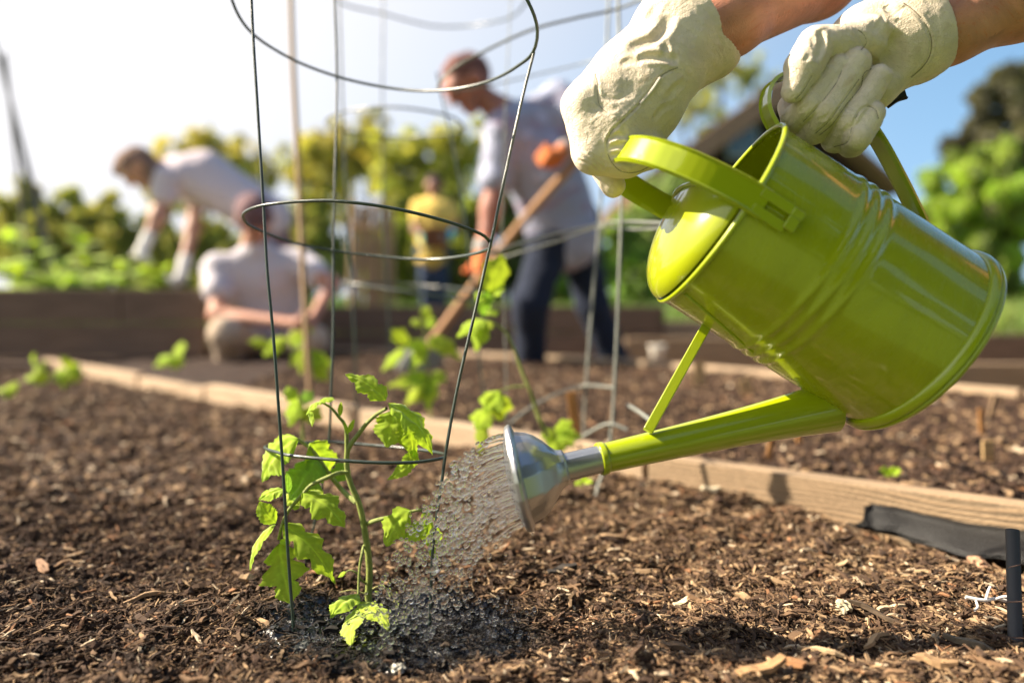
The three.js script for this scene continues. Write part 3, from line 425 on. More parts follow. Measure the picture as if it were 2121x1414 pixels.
{
  // one skin from hand to hand: forearms, upper arms, shoulders, trunk, head and legs (all but the forearms outside the frame)
  const shA = V(1.00, 0.98, -1.04), shB = V(1.06, 0.94, -0.56), nk = V(1.10, 1.04, -0.80), hp = V(1.34, 0.70, -0.86);
  const elA = P(1880, -180, 0.93), elB = P(2330, -100, 0.74);
  const L = [[P(1418, 78, 0.745), P(1508, 44, 0.762), 0.031, 0.0345], [P(1508, 44, 0.762), P(1690, -52, 0.83), 0.0345, 0.046], [P(1690, -52, 0.83), elA, 0.046, 0.045], [elA, shA, 0.044, 0.055],
    [P(1890, 78, 0.754), P(1960, 58, 0.753), 0.032, 0.0355], [P(1960, 58, 0.753), P(2120, -16, 0.748), 0.0355, 0.045], [P(2120, -16, 0.748), elB, 0.045, 0.044], [elB, shB, 0.044, 0.056],
    [shA, shB, 0.07, 0.07], [nk, V(1.30, 0.76, -0.85), 0.13, 0.12], [V(1.30, 0.76, -0.85), hp, 0.12, 0.14], [nk, V(1.02, 1.14, -0.78), 0.055, 0.052],
    [hp.clone().add(V(0, 0, -0.09)), V(1.22, 0.36, -1.2), 0.085, 0.06], [V(1.22, 0.36, -1.2), V(1.36, 0.0, -1.26), 0.055, 0.04], [hp.clone().add(V(0, 0, 0.09)), V(1.2, 0.34, -0.86), 0.085, 0.06], [V(1.2, 0.34, -0.86), V(1.38, -0.06, -0.9), 0.055, 0.04],
    [V(0.98, 1.19, -0.78), V(0.95, 1.14, -0.78), 0.085, 0.07]];
  const fine = L.slice(0, 8), ff = bones(L, 0.02), b = bounds(fine.slice(0, 3).concat(fine.slice(4, 7)), 0.01), bb = bounds(L, 0.02);
  const arms = nets(ff, b.min, b.max.clone().setX(0.98), 0.0045), rest = nets(ff, bb.min.clone().setX(0.965), bb.max, 0.016);
  part('body', boxUV(merge([arms, rest])), M.skin, gardener);
  const cl = (list, r, k, col, name, cell = 0.018) => { const l = list.map(([p, q, a, c]) => [p, q, a + r, c + r]), bx = bounds(l, 0.03); return part(name, boxUV(nets(bones(l, k), bx.min.setX(Math.max(bx.min.x, 0.86)), bx.max, cell)), std({ color: col, bumpMap: T.cloth, bumpScale: 0.001, roughness: 0.95 }), gardener); };
  cl([L[8], L[9], L[10], [shA, shA.clone().lerp(elA, 0.4), 0.06, 0.058], [shB, shB.clone().lerp(elB, 0.4), 0.06, 0.058]], 0.014, 0.04, lin(0.62, 0.27, 0.13), 'shirt');
  cl([[hp, hp, 0.14, 0.14], ...L.slice(12, 16)], 0.016, 0.05, lin(0.03, 0.05, 0.11), 'trousers');
  part('hair', new THREE.SphereGeometry(0.098, 32, 24).scale(1, 0.95, 1).translate(0.995, 1.21, -0.78), std({ color: lin(0.05, 0.03, 0.02), roughness: 0.9 }), gardener);
  for (const [x, z] of [[1.32, -1.27], [1.34, -0.9]]) part('boot', nets(bones([[V(x + 0.05, 0.0, z), V(x - 0.12, -0.03, z), 0.055, 0.045]], 0.02), V(x - 0.25, -0.12, z - 0.1), V(x + 0.2, 0.1, z + 0.1), 0.01), M.fabric, gardener);
}
// ------------------------------------------------------------------ tomato plants
const leafMat = (r, g, b, tr = 0.5) => phys({ color: lin(r, g, b), vertexColors: true, roughness: 1, transmission: tr, thickness: 0, side: THREE.DoubleSide, bumpMap: T.fine, bumpScale: 0.0006, specularIntensity: 0.6 });
M.leaf = leafMat(0.42, 0.61, 0.03); M.leafDeep = leafMat(0.27, 0.50, 0.035); M.leafYellow = leafMat(0.43, 0.57, 0.03);
M.stem = phys({ color: lin(0.36, 0.44, 0.09), map: T.stalk, bumpMap: T.fine, bumpScale: 0.0008, roughness: 0.6, sheen: 0.4, sheenColor: lin(0.8, 0.9, 0.6) });
M.twig = std({ color: lin(0.44, 0.42, 0.16), roughness: 0.8 });
// one leaflet from its stalk end a to its tip b; mid = how far the midrib bows away from the straight line
function leaflet(a, b, w, o = {}) {
  const { bow = V(0, 0.12, 0), face = V(0, 0.45, 1), lobes = 3, depth = 0.42, fold = 0.25, curl = 0, n = 36, m = 7, seedv = 1 } = o;
  const L = a.distanceTo(b), c = a.clone().add(b).multiplyScalar(0.5).addScaledVector(bow, L), crv = new THREE.QuadraticBezierCurve3(a, c, b), pos = [], col = [], idx = [], uv = [];
  const half = u => { const base = Math.sin(PI * Math.pow(u, 0.72)) ** 0.8 * (1 - 0.25 * u); const s = u * lobes * (1.1 - 0.2 * u) + 0.15; const saw = 1 - Math.pow(Math.abs((s % 1) - 0.42) / 0.58, 1.4); return base * (1 - depth + depth * saw * 1.15); };
  for (let i = 0; i <= n; i++) {
    const u = i / n, p = crv.getPoint(u), t = crv.getTangent(u), N = face.clone().addScaledVector(t, -face.dot(t)).normalize(), S = t.clone().cross(N), h = half(u) * w * 0.5;
    for (let j = -m; j <= m; j++) {
      const v = j / m, av = Math.abs(v), sv = u * lobes * 2.2 - av * 0.55, vein = Math.abs(((sv % 1) + 1) % 1 - 0.5) * 2;    // 0 between veins, 1 on one
      const puff = (1 - vein ** 2) * 0.05 * w * av * (1 - av * 0.6), wav = 0.05 * w * nz(u * 5 + seedv * 3.1, v * 2.2, seedv);
      const ed = 1 + 0.07 * Math.sin(u * 60 + seedv) * av ** 4 + 0.05 * nz(u * 22, v, seedv) * av;
      const q = p.clone().addScaledVector(S, v * h * ed * (1 - 0.06 * curl * av)).addScaledVector(t, av * av * h * 0.32).addScaledVector(N, -fold * av ** 1.5 * h * (1 + curl) + fold * 0.35 * h * Math.min(1, av * 4) + puff + wav);
      pos.push(q.x, q.y, q.z); uv.push(v * h, u * L);
      const k = 0.90 + 0.16 * nz(u * 9, v * 4, seedv * 2) + 0.22 * Math.max(0, vein - 0.84) / 0.16 + 0.32 * Math.max(0, 1 - av * 9); col.push(k * (1 + 0.1 * nz(u * 3, v * 2, seedv + 4)), k, k);
    }
  }
  const r = 2 * m + 1; for (let i = 0; i < n; i++) for (let j = 0; j < 2 * m; j++) { const q = i * r + j; idx.push(q, q + 1, q + r, q + 1, q + r + 1, q + r); }
  const g = new THREE.BufferGeometry(); g.setAttribute('position', new THREE.Float32BufferAttribute(pos, 3)); g.setAttribute('color', new THREE.Float32BufferAttribute(col, 3)); g.setAttribute('uv', new THREE.Float32BufferAttribute(uv, 2)); g.setIndex(idx); g.computeVertexNormals(); return g;
}
const PXs = (list, d) => list.map(([x, y, dd]) => P(x, y, dd ?? d));
{
  const foot = P(765, 1243, 0.815), t = thing('tomato_plant', 'young tomato plant with bright green leaves inside the front wire cage, being watered', 'tomato plant', foot);
  const stalk = (pts, r0, r1, d = 0.81, mat = M.stem) => part('stem', taperTube(PXs(pts, d), r0, r1, 40, 10), mat, t);
  stalk([[767, 1262, 0.815], [763, 1240, 0.815], [765, 1178], [756, 1104], [743, 1042], [725, 999], [718, 964], [719, 928]], 0.0041, 0.0030);
  stalk([[719, 935], [725, 922], [742, 899], [760, 876], [780, 858], [800, 846, 0.80]], 0.0029, 0.0021);
  stalk([[719, 940], [718, 920], [717, 893], [712, 876], [701, 863], [686, 845], [668, 834]], 0.0028, 0.0012);
  const A = 0.79; stalk([[719, 978, 0.808], [704, 979, 0.805], [688, 984, A], [660, 996, A], [642, 1006, A], [625, 1025, A], [610, 1042, A], [598, 1056, A], [586, 1082, A], [577, 1117, A]], 0.0026, 0.0018);
  const Bd = 0.835; stalk([[738, 1040, 0.812], [722, 1028, 0.82], [706, 1012, Bd], [694, 998, Bd], [682, 983, Bd], [664, 955, Bd], [642, 928, Bd], [616, 909, Bd]], 0.0032, 0.0018);
  stalk([[760, 1084, 0.812], [780, 1077, 0.80], [813, 1069, 0.795], [857, 1058, 0.79], [872, 1056, 0.79], [888, 1066, 0.79]], 0.0026, 0.0014);
  stalk([[755, 1128, 0.81], [752, 1134, 0.806], [749, 1150, 0.80], [746, 1165, 0.798], [743, 1195, 0.793], [742, 1226, 0.786], [741, 1260, 0.778]], 0.0018, 0.0012);
  stalk([[757, 1208, 0.812], [748, 1200, 0.805], [738, 1186, 0.80], [724, 1181, 0.80], [710, 1190, 0.80]], 0.0013, 0.0008);
  stalk([[760, 1228, 0.814], [782, 1215, 0.82], [806, 1222, 0.825], [818, 1245, 0.825]], 0.0011, 0.0007, 0.81, M.twig); stalk([[762, 1232, 0.812], [730, 1222, 0.81], [705, 1226, 0.808]], 0.0009, 0.0006, 0.81, M.twig);
  const px = d => d / F; let k = 0;
  const leaf = (ax, ay, bx, by, w, d0, d1, o = {}, mat = M.leaf) => part('leaf', leaflet(P(ax, ay, d0), P(bx, by, d1), w * (w > 28 && w < 70 ? 1.16 : 1.04) * px(d0), { ...o, seedv: ++k }), mat, t);
  leaf(578, 1126, 603, 1250, 98, A, 0.765, { face: V(0.1, 0.15, 1), lobes: 3, depth: 0.62, bow: V(0, 0.02, 0.12), fold: 0.12 });
  leaf(586, 1084, 694, 1210, 70, A, 0.775, { face: V(0.75, 0.55, 0.8), lobes: 3.4, depth: 0.58, bow: V(0.14, 0.12, 0.10) });
  leaf(625, 1020, 714, 1093, 78, A, 0.775, { face: V(0.55, 0.75, 0.7), lobes: 3, depth: 0.5, bow: V(0.10, 0.16, 0.06) });
  leaf(570, 1087, 519, 1181, 46, A, 0.77, { face: V(-0.9, 0.5, 0.55), lobes: 2.6, depth: 0.3, bow: V(-0.26, 0.12, 0.02) });
  leaf(571, 1083, 538, 1038, 42, A, 0.785, { face: V(-0.3, 0.4, 1), lobes: 2, depth: 0.15, bow: V(-0.12, -0.05, 0.1) });
  leaf(589, 1014, 536, 1036, 48, A, 0.775, { face: V(-0.1, 1, 0.35), lobes: 2, depth: 0.3, bow: V(0, 0.16, 0.05) });
  leaf(596, 1022, 594, 978, 26, A, 0.795, { face: V(0.9, 0.2, 0.7), lobes: 2, depth: 0.2 }, M.leafDeep);
  leaf(604, 1052, 622, 1050, 15, A, A, { lobes: 1, depth: 0.1, face: V(0, 1, 0.6), n: 14, m: 4 });
  leaf(580, 1118, 600, 1128, 20, A, 0.78, { lobes: 1.6, depth: 0.2, face: V(0, 0.8, 0.6), n: 16, m: 4 });
  leaf(618, 910, 544, 998, 108, Bd, 0.83, { face: V(-0.5, 0.7, 0.75), lobes: 2.4, depth: 0.3, bow: V(-0.18, 0.22, 0.06) });
  leaf(655, 950, 598, 1034, 112, Bd, 0.825, { face: V(-0.2, 0.6, 0.85), lobes: 2.6, depth: 0.34, bow: V(0.1, 0.08, 0.1) }, M.leafDeep);
  leaf(640, 918, 670, 994, 84, Bd, 0.85, { face: V(0.4, 0.5, 0.8), lobes: 2.4, depth: 0.34, bow: V(0.2, 0.1, 0) });
  leaf(625, 1012, 592, 1046, 60, 0.842, 0.84, { face: V(-0.2, 0.8, 0.7), lobes: 2, depth: 0.2 }, M.leafYellow);
  leaf(694, 998, 718, 960, 40, 0.842, 0.85, { face: V(0.2, 0.4, 0.9), lobes: 2, depth: 0.3 }, M.leafDeep);
  leaf(850, 1056, 800, 1132, 62, 0.79, 0.785, { face: V(-0.3, 0.35, 1), lobes: 2.6, depth: 0.4, bow: V(-0.16, 0.12, 0.05) });
  leaf(884, 1080, 836, 1117, 38, 0.79, 0.785, { face: V(0, 0.5, 1), lobes: 2, depth: 0.12, bow: V(0.06, -0.05, 0.1) });
  leaf(888, 1066, 902, 1163, 44, 0.79, 0.785, { face: V(0.6, 0.2, 0.8), lobes: 3, depth: 0.4, bow: V(0.05, 0.02, 0.08) });
  leaf(884, 1066, 872, 1072, 14, 0.788, 0.786, { lobes: 1, depth: 0.1, n: 12, m: 3 });
  leaf(798, 830, 715, 776, 58, 0.80, 0.80, { face: V(-0.2, 0.9, 0.45), lobes: 2.6, depth: 0.42, bow: V(0.10, 0.14, 0), fold: 0.2 });
  leaf(804, 836, 895, 942, 88, 0.80, 0.79, { face: V(0.55, 0.8, 0.35), lobes: 3.2, depth: 0.45, bow: V(0.16, 0.20, 0.02) });
  leaf(820, 850, 801, 926, 88, 0.815, 0.815, { face: V(-0.1, 0.2, 1), lobes: 2.2, depth: 0.25, bow: V(0, 0.06, 0.06) });
  leaf(846, 868, 856, 950, 42, 0.80, 0.795, { face: V(0.5, 0.3, 0.8), lobes: 2.8, depth: 0.4, bow: V(0.04, 0, 0.05) });
  leaf(858, 930, 801, 994, 34, 0.795, 0.79, { face: V(0.4, 0.7, 0.55), lobes: 2, depth: 0.22, bow: V(0.26, -0.06, 0) });
  leaf(834, 872, 846, 936, 40, 0.805, 0.81, { face: V(0.2, 0.2, 0.9), lobes: 2, depth: 0.25 }, M.leafYellow);
  leaf(670, 834, 634, 860, 34, 0.81, 0.80, { face: V(-0.4, 0.9, 0.3), lobes: 2.4, depth: 0.5, bow: V(-0.05, 0.40, 0) });
  leaf(640, 850, 647, 884, 28, 0.80, 0.798, { face: V(-0.8, 0.3, 0.6), lobes: 2, depth: 0.3 });
  leaf(662, 830, 694, 828, 24, 0.81, 0.808, { face: V(0, 0.9, 0.5), lobes: 2, depth: 0.4 });
  leaf(704, 862, 706, 832, 12, 0.808, 0.808, { face: V(0.5, 0.2, 0.8), lobes: 1, depth: 0.1, n: 16, m: 4 }); leaf(722, 896, 734, 868, 12, 0.806, 0.806, { face: V(0.3, 0.2, 0.9), lobes: 1.5, depth: 0.2, n: 16, m: 4 }); leaf(720, 900, 712, 872, 8, 0.806, 0.806, { lobes: 1, depth: 0.1, n: 12, m: 3 });
  leaf(742, 1232, 684, 1280, 52, 0.785, 0.742, { face: V(-0.2, 0.8, 0.6), lobes: 2.2, depth: 0.3, bow: V(-0.05, 0.16, 0.05) });
  leaf(741, 1258, 727, 1336, 48, 0.778, 0.685, { face: V(-0.1, 0.5, 0.9), lobes: 2.6, depth: 0.42, bow: V(-0.06, 0.05, 0.08) }, M.leafYellow);
  leaf(744, 1248, 803, 1304, 46, 0.782, 0.712, { face: V(0.3, 0.75, 0.6), lobes: 2.6, depth: 0.42, bow: V(0.10, 0.10, 0.06) }, M.leafYellow);
  leaf(716, 1184, 700, 1196, 13, 0.80, 0.798, { lobes: 1, depth: 0.1, n: 12, m: 3, face: V(0, 0.9, 0.4) });
}
// smaller seedlings: a stem and a few compound leaves whose leaflets are given by pixels
function seedling(lab, D, stemPts, leaves, r = 0.0035, mats = [M.leaf, M.leafYellow, M.leafDeep]) {
  const t = thing('tomato_seedling', lab, 'tomato seedling', P(...stemPts[0], D)); let k = stemPts[0][0];
  part('stem', taperTube(PXs(stemPts, D), r, r * 0.5, 24, 8), M.stem, t);
  for (const [ax, ay, bx, by, w, m = 0, st] of leaves) {
    if (st) part('leaf_stalk', taperTube(PXs([st, [(st[0] + ax) / 2, (st[1] + ay) / 2 - 4], [ax, ay]], D), r * 0.5, r * 0.3, 10, 6), M.stem, t);
    const s = Math.sign(bx - ax) || 1; part('leaf', leaflet(P(ax, ay, D), P(bx, by, D * rr(0.985, 1.0)), 1.3 * w * D / F, { face: V(s * 0.35, rr(0.3, 0.8), 0.8), bow: V(0, rr(0.08, 0.2), 0.05), lobes: 2.5, depth: 0.35, n: 18, m: 4, seedv: k++ }), mats[m], t);
  }
  return t;
}
seedling('leafy tomato seedling in the second bed right behind the middle of the front cage', 1.75, [[893, 905], [890, 830], [886, 760], [880, 690], [876, 655]], [[884, 715, 838, 722, 30, 0], [838, 722, 790, 770, 30, 0], [842, 716, 812, 682, 30, 1], [884, 712, 930, 720, 30, 1], [888, 700, 955, 745, 36, 1], [884, 716, 850, 770, 36, 0], [878, 660, 890, 638, 26, 1], [878, 672, 905, 668, 24, 0], [876, 668, 850, 672, 24, 1], [888, 780, 838, 800, 40, 0], [890, 782, 886, 850, 40, 0], [890, 780, 925, 790, 34, 0], [888, 785, 800, 802, 34, 1], [886, 800, 838, 840, 36, 1], [892, 790, 868, 830, 30, 2]]);
seedling('tall bent tomato seedling with a long bare stem between the front cage and the rose', 1.22, [[1135, 905], [1118, 868], [1100, 815], [1078, 760], [1062, 715], [1045, 685], [1020, 668], [1000, 662]], [[1008, 664, 945, 700, 40, 0], [1004, 662, 985, 730, 40, 0], [1000, 655, 1012, 600, 30, 2], [1012, 610, 1042, 528, 52, 1], [1010, 612, 985, 622, 34, 0], [1018, 606, 1046, 600, 34, 0], [1012, 640, 1028, 655, 28, 0], [1008, 664, 1004, 690, 30, 1], [1034, 810, 1005, 855, 54, 0, [1086, 800]], [1030, 812, 1036, 872, 60, 1, [1086, 800]], [1012, 850, 985, 890, 52, 0], [1000, 870, 995, 945, 30, 1]], 0.004);
seedling('low pale leafed seedling growing just behind the zinc rose', 1.28, [[1150, 935], [1152, 900]], [[1152, 905, 1120, 905, 34, 0], [1152, 902, 1185, 872, 30, 0], [1152, 902, 1205, 905, 34, 0], [1152, 904, 1150, 945, 40, 0], [1152, 904, 1190, 925, 30, 0]]);
seedling('small seedling with drooping leaves at the left leg of the front cage', 1.25, [[628, 920], [624, 860], [618, 820]], [[618, 822, 585, 815, 36, 0], [616, 826, 600, 884, 42, 0], [620, 830, 608, 880, 30, 1], [620, 822, 650, 830, 30, 2], [624, 850, 668, 868, 40, 1]]);
seedling('yellow green seedling tied beside the wooden stake', 1.95, [[640, 800], [638, 720], [632, 690]], [[630, 694, 590, 706, 30, 1], [594, 704, 552, 718, 26, 1], [560, 712, 512, 708, 28, 1], [590, 708, 545, 738, 36, 0], [632, 690, 640, 676, 24, 1], [634, 700, 600, 720, 24, 0], [636, 718, 600, 760, 34, 1], [640, 722, 660, 790, 36, 0], [636, 730, 622, 775, 40, 1], [645, 725, 676, 790, 44, 0]]);
seedling('blurred seedling near the corner of the tall raised bed', 2.6, [[360, 770], [358, 735]], [[358, 738, 385, 716, 34, 0], [358, 738, 330, 750, 34, 0], [358, 742, 372, 762, 30, 0], [356, 745, 318, 760, 26, 0]]);
seedling('bushy seedling at the left end of the front boards', 2.4, [[142, 800], [138, 762]], [[138, 766, 108, 790, 36, 0], [138, 766, 160, 792, 38, 1], [138, 762, 140, 742, 30, 1], [136, 770, 130, 806, 30, 0], [140, 768, 164, 770, 30, 0]]);
seedling('thin seedling left of the bushy one at the end of the boards', 2.4, [[78, 800], [72, 752]], [[72, 756, 64, 740, 28, 0], [72, 760, 92, 764, 30, 1], [74, 772, 96, 794, 32, 1], [74, 776, 52, 790, 26, 0]]);
seedling('seedling cut by the left edge of the picture', 2.1, [[12, 825], [10, 800]], [[10, 802, 34, 806, 34, 1], [10, 804, -14, 812, 34, 1], [10, 806, 28, 820, 30, 0]]);
seedling('tiny bright seedling against the inside of the front board at right', 1.22, [[1846, 990], [1846, 972]], [[1846, 978, 1822, 974, 16, 0], [1846, 978, 1868, 976, 16, 0], [1846, 978, 1850, 966, 14, 0], [1846, 980, 1832, 984, 14, 0], [1846, 980, 1864, 985, 14, 0]], 0.0015);
seedling('little seedling between the zinc rose and the front boards', 1.12, [[1205, 1010], [1208, 994]], [[1208, 996, 1190, 1006, 14, 0], [1208, 996, 1228, 1000, 14, 0], [1208, 996, 1212, 985, 12, 0]], 0.0012);

// ------------------------------------------------------------------ wire cages
const ringPts = (c, rx, ry, n, nrm, a0 = 0) => { const q = new THREE.Quaternion().setFromUnitVectors(V(0, 1, 0), nrm), o = []; for (let i = 0; i < n; i++) { const a = a0 + i / n * 2 * PI; o.push(V(Math.cos(a) * rx, 0, Math.sin(a) * ry).applyQuaternion(q).add(c)); } return o; };
{
  const t = thing('tomato_cage', 'dark green wire tomato cage standing over the watered plant', 'tomato cage', P(750, 1250, 0.80));
  const leg = (pts) => part('leg', tube(PXs(pts), 0.00175, 90, 8), M.darkWire, t);
  leg([[614, 1350, 0.740], [609, 1310, 0.742], [597, 1160, 0.750], [588, 1010, 0.757], [579, 880, 0.765], [566, 700, 0.775], [553, 560, 0.785], [546, 440, 0.795], [534, 240, 0.808], [523, 60, 0.818], [518, -60, 0.822]]);
  leg([[886, 1330, 0.740], [890, 1290, 0.742], [897, 1130, 0.750], [916, 990, 0.757], [922, 944, 0.76], [948, 800, 0.768], [985, 640, 0.780], [1017, 500, 0.79], [1050, 345, 0.80], [1085, 190, 0.808], [1106, 108, 0.815]]);
  leg([[626, 1200, 0.93], [632, 1165, 0.93], [650, 1090, 0.935], [668, 1000, 0.935], [680, 925, 0.935], [686, 800, 0.945], [690, 660, 0.965], [690, 525, 0.985], [693, 380, 1.005], [697, 160, 1.035], [690, -60, 1.05]]);
  const hoop = (pts, r = 0.00185) => part('ring', tube(PXs(pts), r, 140, 8, true), M.darkWire, t);
  hoop([[548, 927, 0.85], [575, 937, 0.79], [600, 943, 0.765], [680, 951, 0.745], [780, 958, 0.742], [860, 957, 0.75], [910, 950, 0.763], [923, 943, 0.79], [900, 936, 0.85], [850, 929, 0.89], [760, 921, 0.925], [680, 915, 0.935], [600, 919, 0.92], [560, 922, 0.89]]);
  hoop([[503, 452, 0.87], [512, 436, 0.82], [545, 425, 0.795], [620, 417, 0.775], [690, 416, 0.765], [790, 427, 0.763], [880, 446, 0.768], [960, 470, 0.778], [1005, 490, 0.787], [1016, 508, 0.80], [1000, 520, 0.84], [960, 530, 0.90], [890, 537, 0.95], [800, 532, 0.98], [690, 519, 0.985], [610, 503, 0.965], [550, 482, 0.925], [515, 466, 0.895]]);
  hoop([[474, -60, 0.90], [480, 0, 0.93], [515, 62, 0.965], [600, 120, 1.01], [697, 158, 1.035], [800, 181, 1.03], [900, 188, 0.985], [1000, 172, 0.92], [1070, 138, 0.85], [1106, 104, 0.812], [1113, 60, 0.80], [1092, 0, 0.785], [1030, -80, 0.775], [900, -135, 0.77], [760, -150, 0.775], [620, -140, 0.79], [520, -108, 0.83]], 0.0020);
}
{
  const t = thing('tomato_cage', 'blurred green wire cage behind the front one', 'tomato cage', P(860, 820, 1.75));
  const leg = pts => part('leg', tube(PXs(pts), 0.0025, 40, 6), M.darkWire, t);
  leg([[738, 850, 1.62], [735, 720, 1.62], [722, 500, 1.65], [712, 300, 1.68], [700, -60, 1.72]]); leg([[1006, 860, 1.52], [988, 700, 1.53], [968, 490, 1.54], [944, 330, 1.56], [914, 195, 1.58], [905, 150, 1.58]]); leg([[812, 830, 2.0], [806, 690, 2.0], [797, 480, 2.02], [792, 240, 2.05], [794, -60, 2.1]]);
  const hoop = pts => part('ring', tube(PXs(pts), 0.0027, 100, 6, true), M.darkWire, t);
  hoop([[695, 605, 1.75], [720, 588, 1.64], [800, 598, 1.58], [900, 612, 1.55], [975, 622, 1.56], [990, 606, 1.70], [930, 596, 1.9], [820, 588, 2.0], [740, 590, 1.9]]);
  hoop([[676, 250, 1.8], [700, 268, 1.95], [800, 282, 2.04], [920, 278, 1.9], [960, 262, 1.66], [930, 240, 1.58], [820, 222, 1.60], [720, 230, 1.68]]);
  hoop([[700, 0, 1.9], [800, 30, 2.04], [900, 54, 2.1], [1010, 48, 2.0], [1078, 20, 1.8], [1090, -40, 1.65], [960, -110, 1.6], [780, -80, 1.7]]);
}
{
  const t = thing('tomato_cage', 'large grey galvanised folding cage behind the rose and the left glove', 'tomato cage', P(1250, 890, 1.35)), r = 0.0029;
  const bar = (name, pts, rad = r) => part(name, tube(PXs(pts), rad, 60, 8), M.grayWire, t);
  bar('leg', [[1228, 1062, 1.22], [1238, 1010, 1.24], [1255, 960, 1.25], [1268, 880, 1.26], [1275, 760, 1.27], [1283, 560, 1.28], [1288, 400, 1.29], [1286, 200, 1.30], [1281, 10, 1.31], [1280, -60, 1.31]]);
  bar('leg', [[1208, 905, 1.46], [1214, 800, 1.46], [1226, 640, 1.47], [1240, 480, 1.48], [1246, 400, 1.48], [1254, 200, 1.49], [1262, -40, 1.50]]);
  bar('leg', [[1052, 960, 1.40], [1050, 880, 1.40], [1046, 700, 1.42], [1040, 500, 1.44], [1048, 200, 1.46], [1058, 0, 1.48], [1060, -60, 1.48]], 0.0012);
  bar('rung', [[1052, 882, 1.40], [1090, 850, 1.42], [1150, 818, 1.44], [1205, 800, 1.46], [1216, 798, 1.44], [1275, 803, 1.27]]);
  bar('rung', [[1160, 928, 1.34], [1200, 908, 1.30], [1262, 878, 1.26], [1300, 890, 1.24]]); bar('rung', [[1300, 838, 1.2], [1326, 854, 1.16], [1350, 872, 1.13]], 0.003);
  bar('rung', [[1010, 528, 1.36], [1060, 510, 1.38], [1140, 488, 1.42], [1230, 468, 1.46], [1250, 462, 1.46], [1290, 459, 1.30], [1380, 462, 1.10]], 0.0027);
  bar('rung', [[1020, 540, 1.50], [1080, 522, 1.48], [1160, 498, 1.48], [1240, 470, 1.48], [1300, 474, 1.36], [1390, 472, 1.12]], 0.0025);
  bar('rung', [[906, 182, 1.30], [912, 170, 1.29], [940, 142, 1.28], [1000, 108, 1.28], [1100, 62, 1.28], [1190, 38, 1.29], [1280, 18, 1.30], [1360, -14, 1.26]], 0.0026);
  bar('rung', [[940, 190, 1.5], [1010, 178, 1.52], [1120, 152, 1.54], [1220, 128, 1.50], [1288, 104, 1.34]], 0.0016);
}
{ // stakes and labels
  const stick = (name, lab, cat, pts, r, mat) => single(name, lab, cat, taperTube(PXs(pts), r, r * 0.92, 12, 8), mat);
  stick('garden_stake', 'tall pale wooden stake standing through the front cage', 'garden stake', [[645, 830, 1.9], [640, 780, 1.9], [628, 560, 1.93], [618, 360, 1.96], [606, 130, 2.0], [600, -60, 2.02]], 0.0085, M.bamboo);
  const flat = (name, lab, cat, x, y0, y1, w, D, mat, lean = 0) => { const a = P(x, y0, D), b = P(x + lean, y1, D), g = new RoundedBoxGeometry(w * D / F, a.distanceTo(b), 0.004, 2, 0.0012); single(name, lab, cat, boxUV(alongY(g, b, a)), mat, undefined); };
  flat('plant_label', 'orange brown wooden marker leaning behind the rose', 'plant label', 1182, 812, 910, 20, 1.42, M.stake, 14);
  flat('plant_label', 'blurred wooden marker in the second bed beside the strut of the can', 'plant label', 1448, 752, 806, 26, 2.3, M.tagWood, 2);
  flat('plant_label', 'pale wooden tag stuck upright in the soil at the right edge', 'plant label', 2047, 912, 972, 24, 1.3, M.tagWood, 2);
  flat('plant_label', 'thin brown marker under the spout', 'plant label', 1600, 905, 952, 11, 1.32, M.stake, -8);
  flat('plant_label', 'short brown marker under the base of the can', 'plant label', 1660, 885, 918, 10, 1.45, M.stake, -6);
  flat('plant_label', 'slim brown stick above the pale tag at the right edge', 'plant label', 2032, 846, 910, 11, 1.5, M.stake, 4);
  flat('plant_label', 'leaning pale stick furthest right in the second bed', 'plant label', 2064, 820, 876, 12, 1.7, M.bamboo, -14);
  flat('plant_label', 'broad blurred wood chip lying upright behind the can', 'plant label', 1540, 785, 818, 28, 2.1, M.tagWood, 12);
}
// ------------------------------------------------------------------ mulch, compost crumbs, stones, the black liner, the post
function chipGeo(L, W, Hh, s, rag = 0.35) {                   // a torn splinter: a bent bar with frayed ends
  const n = 5, pos = [], idx = [];
  for (let i = 0; i <= n; i++) { const u = i / n - 0.5, k = (1 - rag * Math.pow(Math.abs(u) * 2, 3)) * (1 + 0.3 * nz(u * 4, s)), by = 0.18 * L * nz(u * 1.5, s * 3.3), bz = 0.22 * L * nz(u * 1.5, s * 5.7); for (const [y, z] of [[-1, -1], [-1, 1], [1, 0.9], [0.8, -1]]) pos.push(u * L, by + y * Hh / 2 * k * (1 + 0.3 * nz(u * 3, y, s)), bz + z * W / 2 * k * (1 + 0.4 * nz(u * 3, z * 2, s + 5))); }
  for (let i = 0; i < n; i++) for (let j = 0; j < 4; j++) { const a = i * 4 + j, b = i * 4 + (j + 1) % 4; idx.push(a, b, a + 4, b, b + 4, a + 4); }
  idx.push(0, 2, 1, 0, 3, 2); const e = n * 4; idx.push(e, e + 1, e + 2, e, e + 2, e + 3);
  const g = new THREE.BufferGeometry(); g.setAttribute('position', new THREE.Float32BufferAttribute(pos, 3)); g.setIndex(idx); const f = g.toNonIndexed(); f.computeVertexNormals(); return boxUV(f);
}
function clodGeo(s, d = 1) { const g = mergeVertices((() => { const i = new THREE.IcosahedronGeometry(1, d); i.deleteAttribute('normal'); i.deleteAttribute('uv'); return i; })()), p = g.attributes.position; for (let i = 0; i < p.count; i++) { const v = V(p.getX(i), p.getY(i), p.getZ(i)), k = 0.80 + 1.0 * fbm(v.x * 2.2 + s * 9, v.y * 2.2, v.z * 2.2, 3); p.setXYZ(i, v.x * k, v.y * k * 0.8, v.z * k); } const f = g.toNonIndexed(); f.computeVertexNormals(); return boxUV(f); }
M.chip = std({ color: 0xffffff, map: T.stalk, bumpMap: T.fine, bumpScale: 0.0008, roughness: 0.95 });
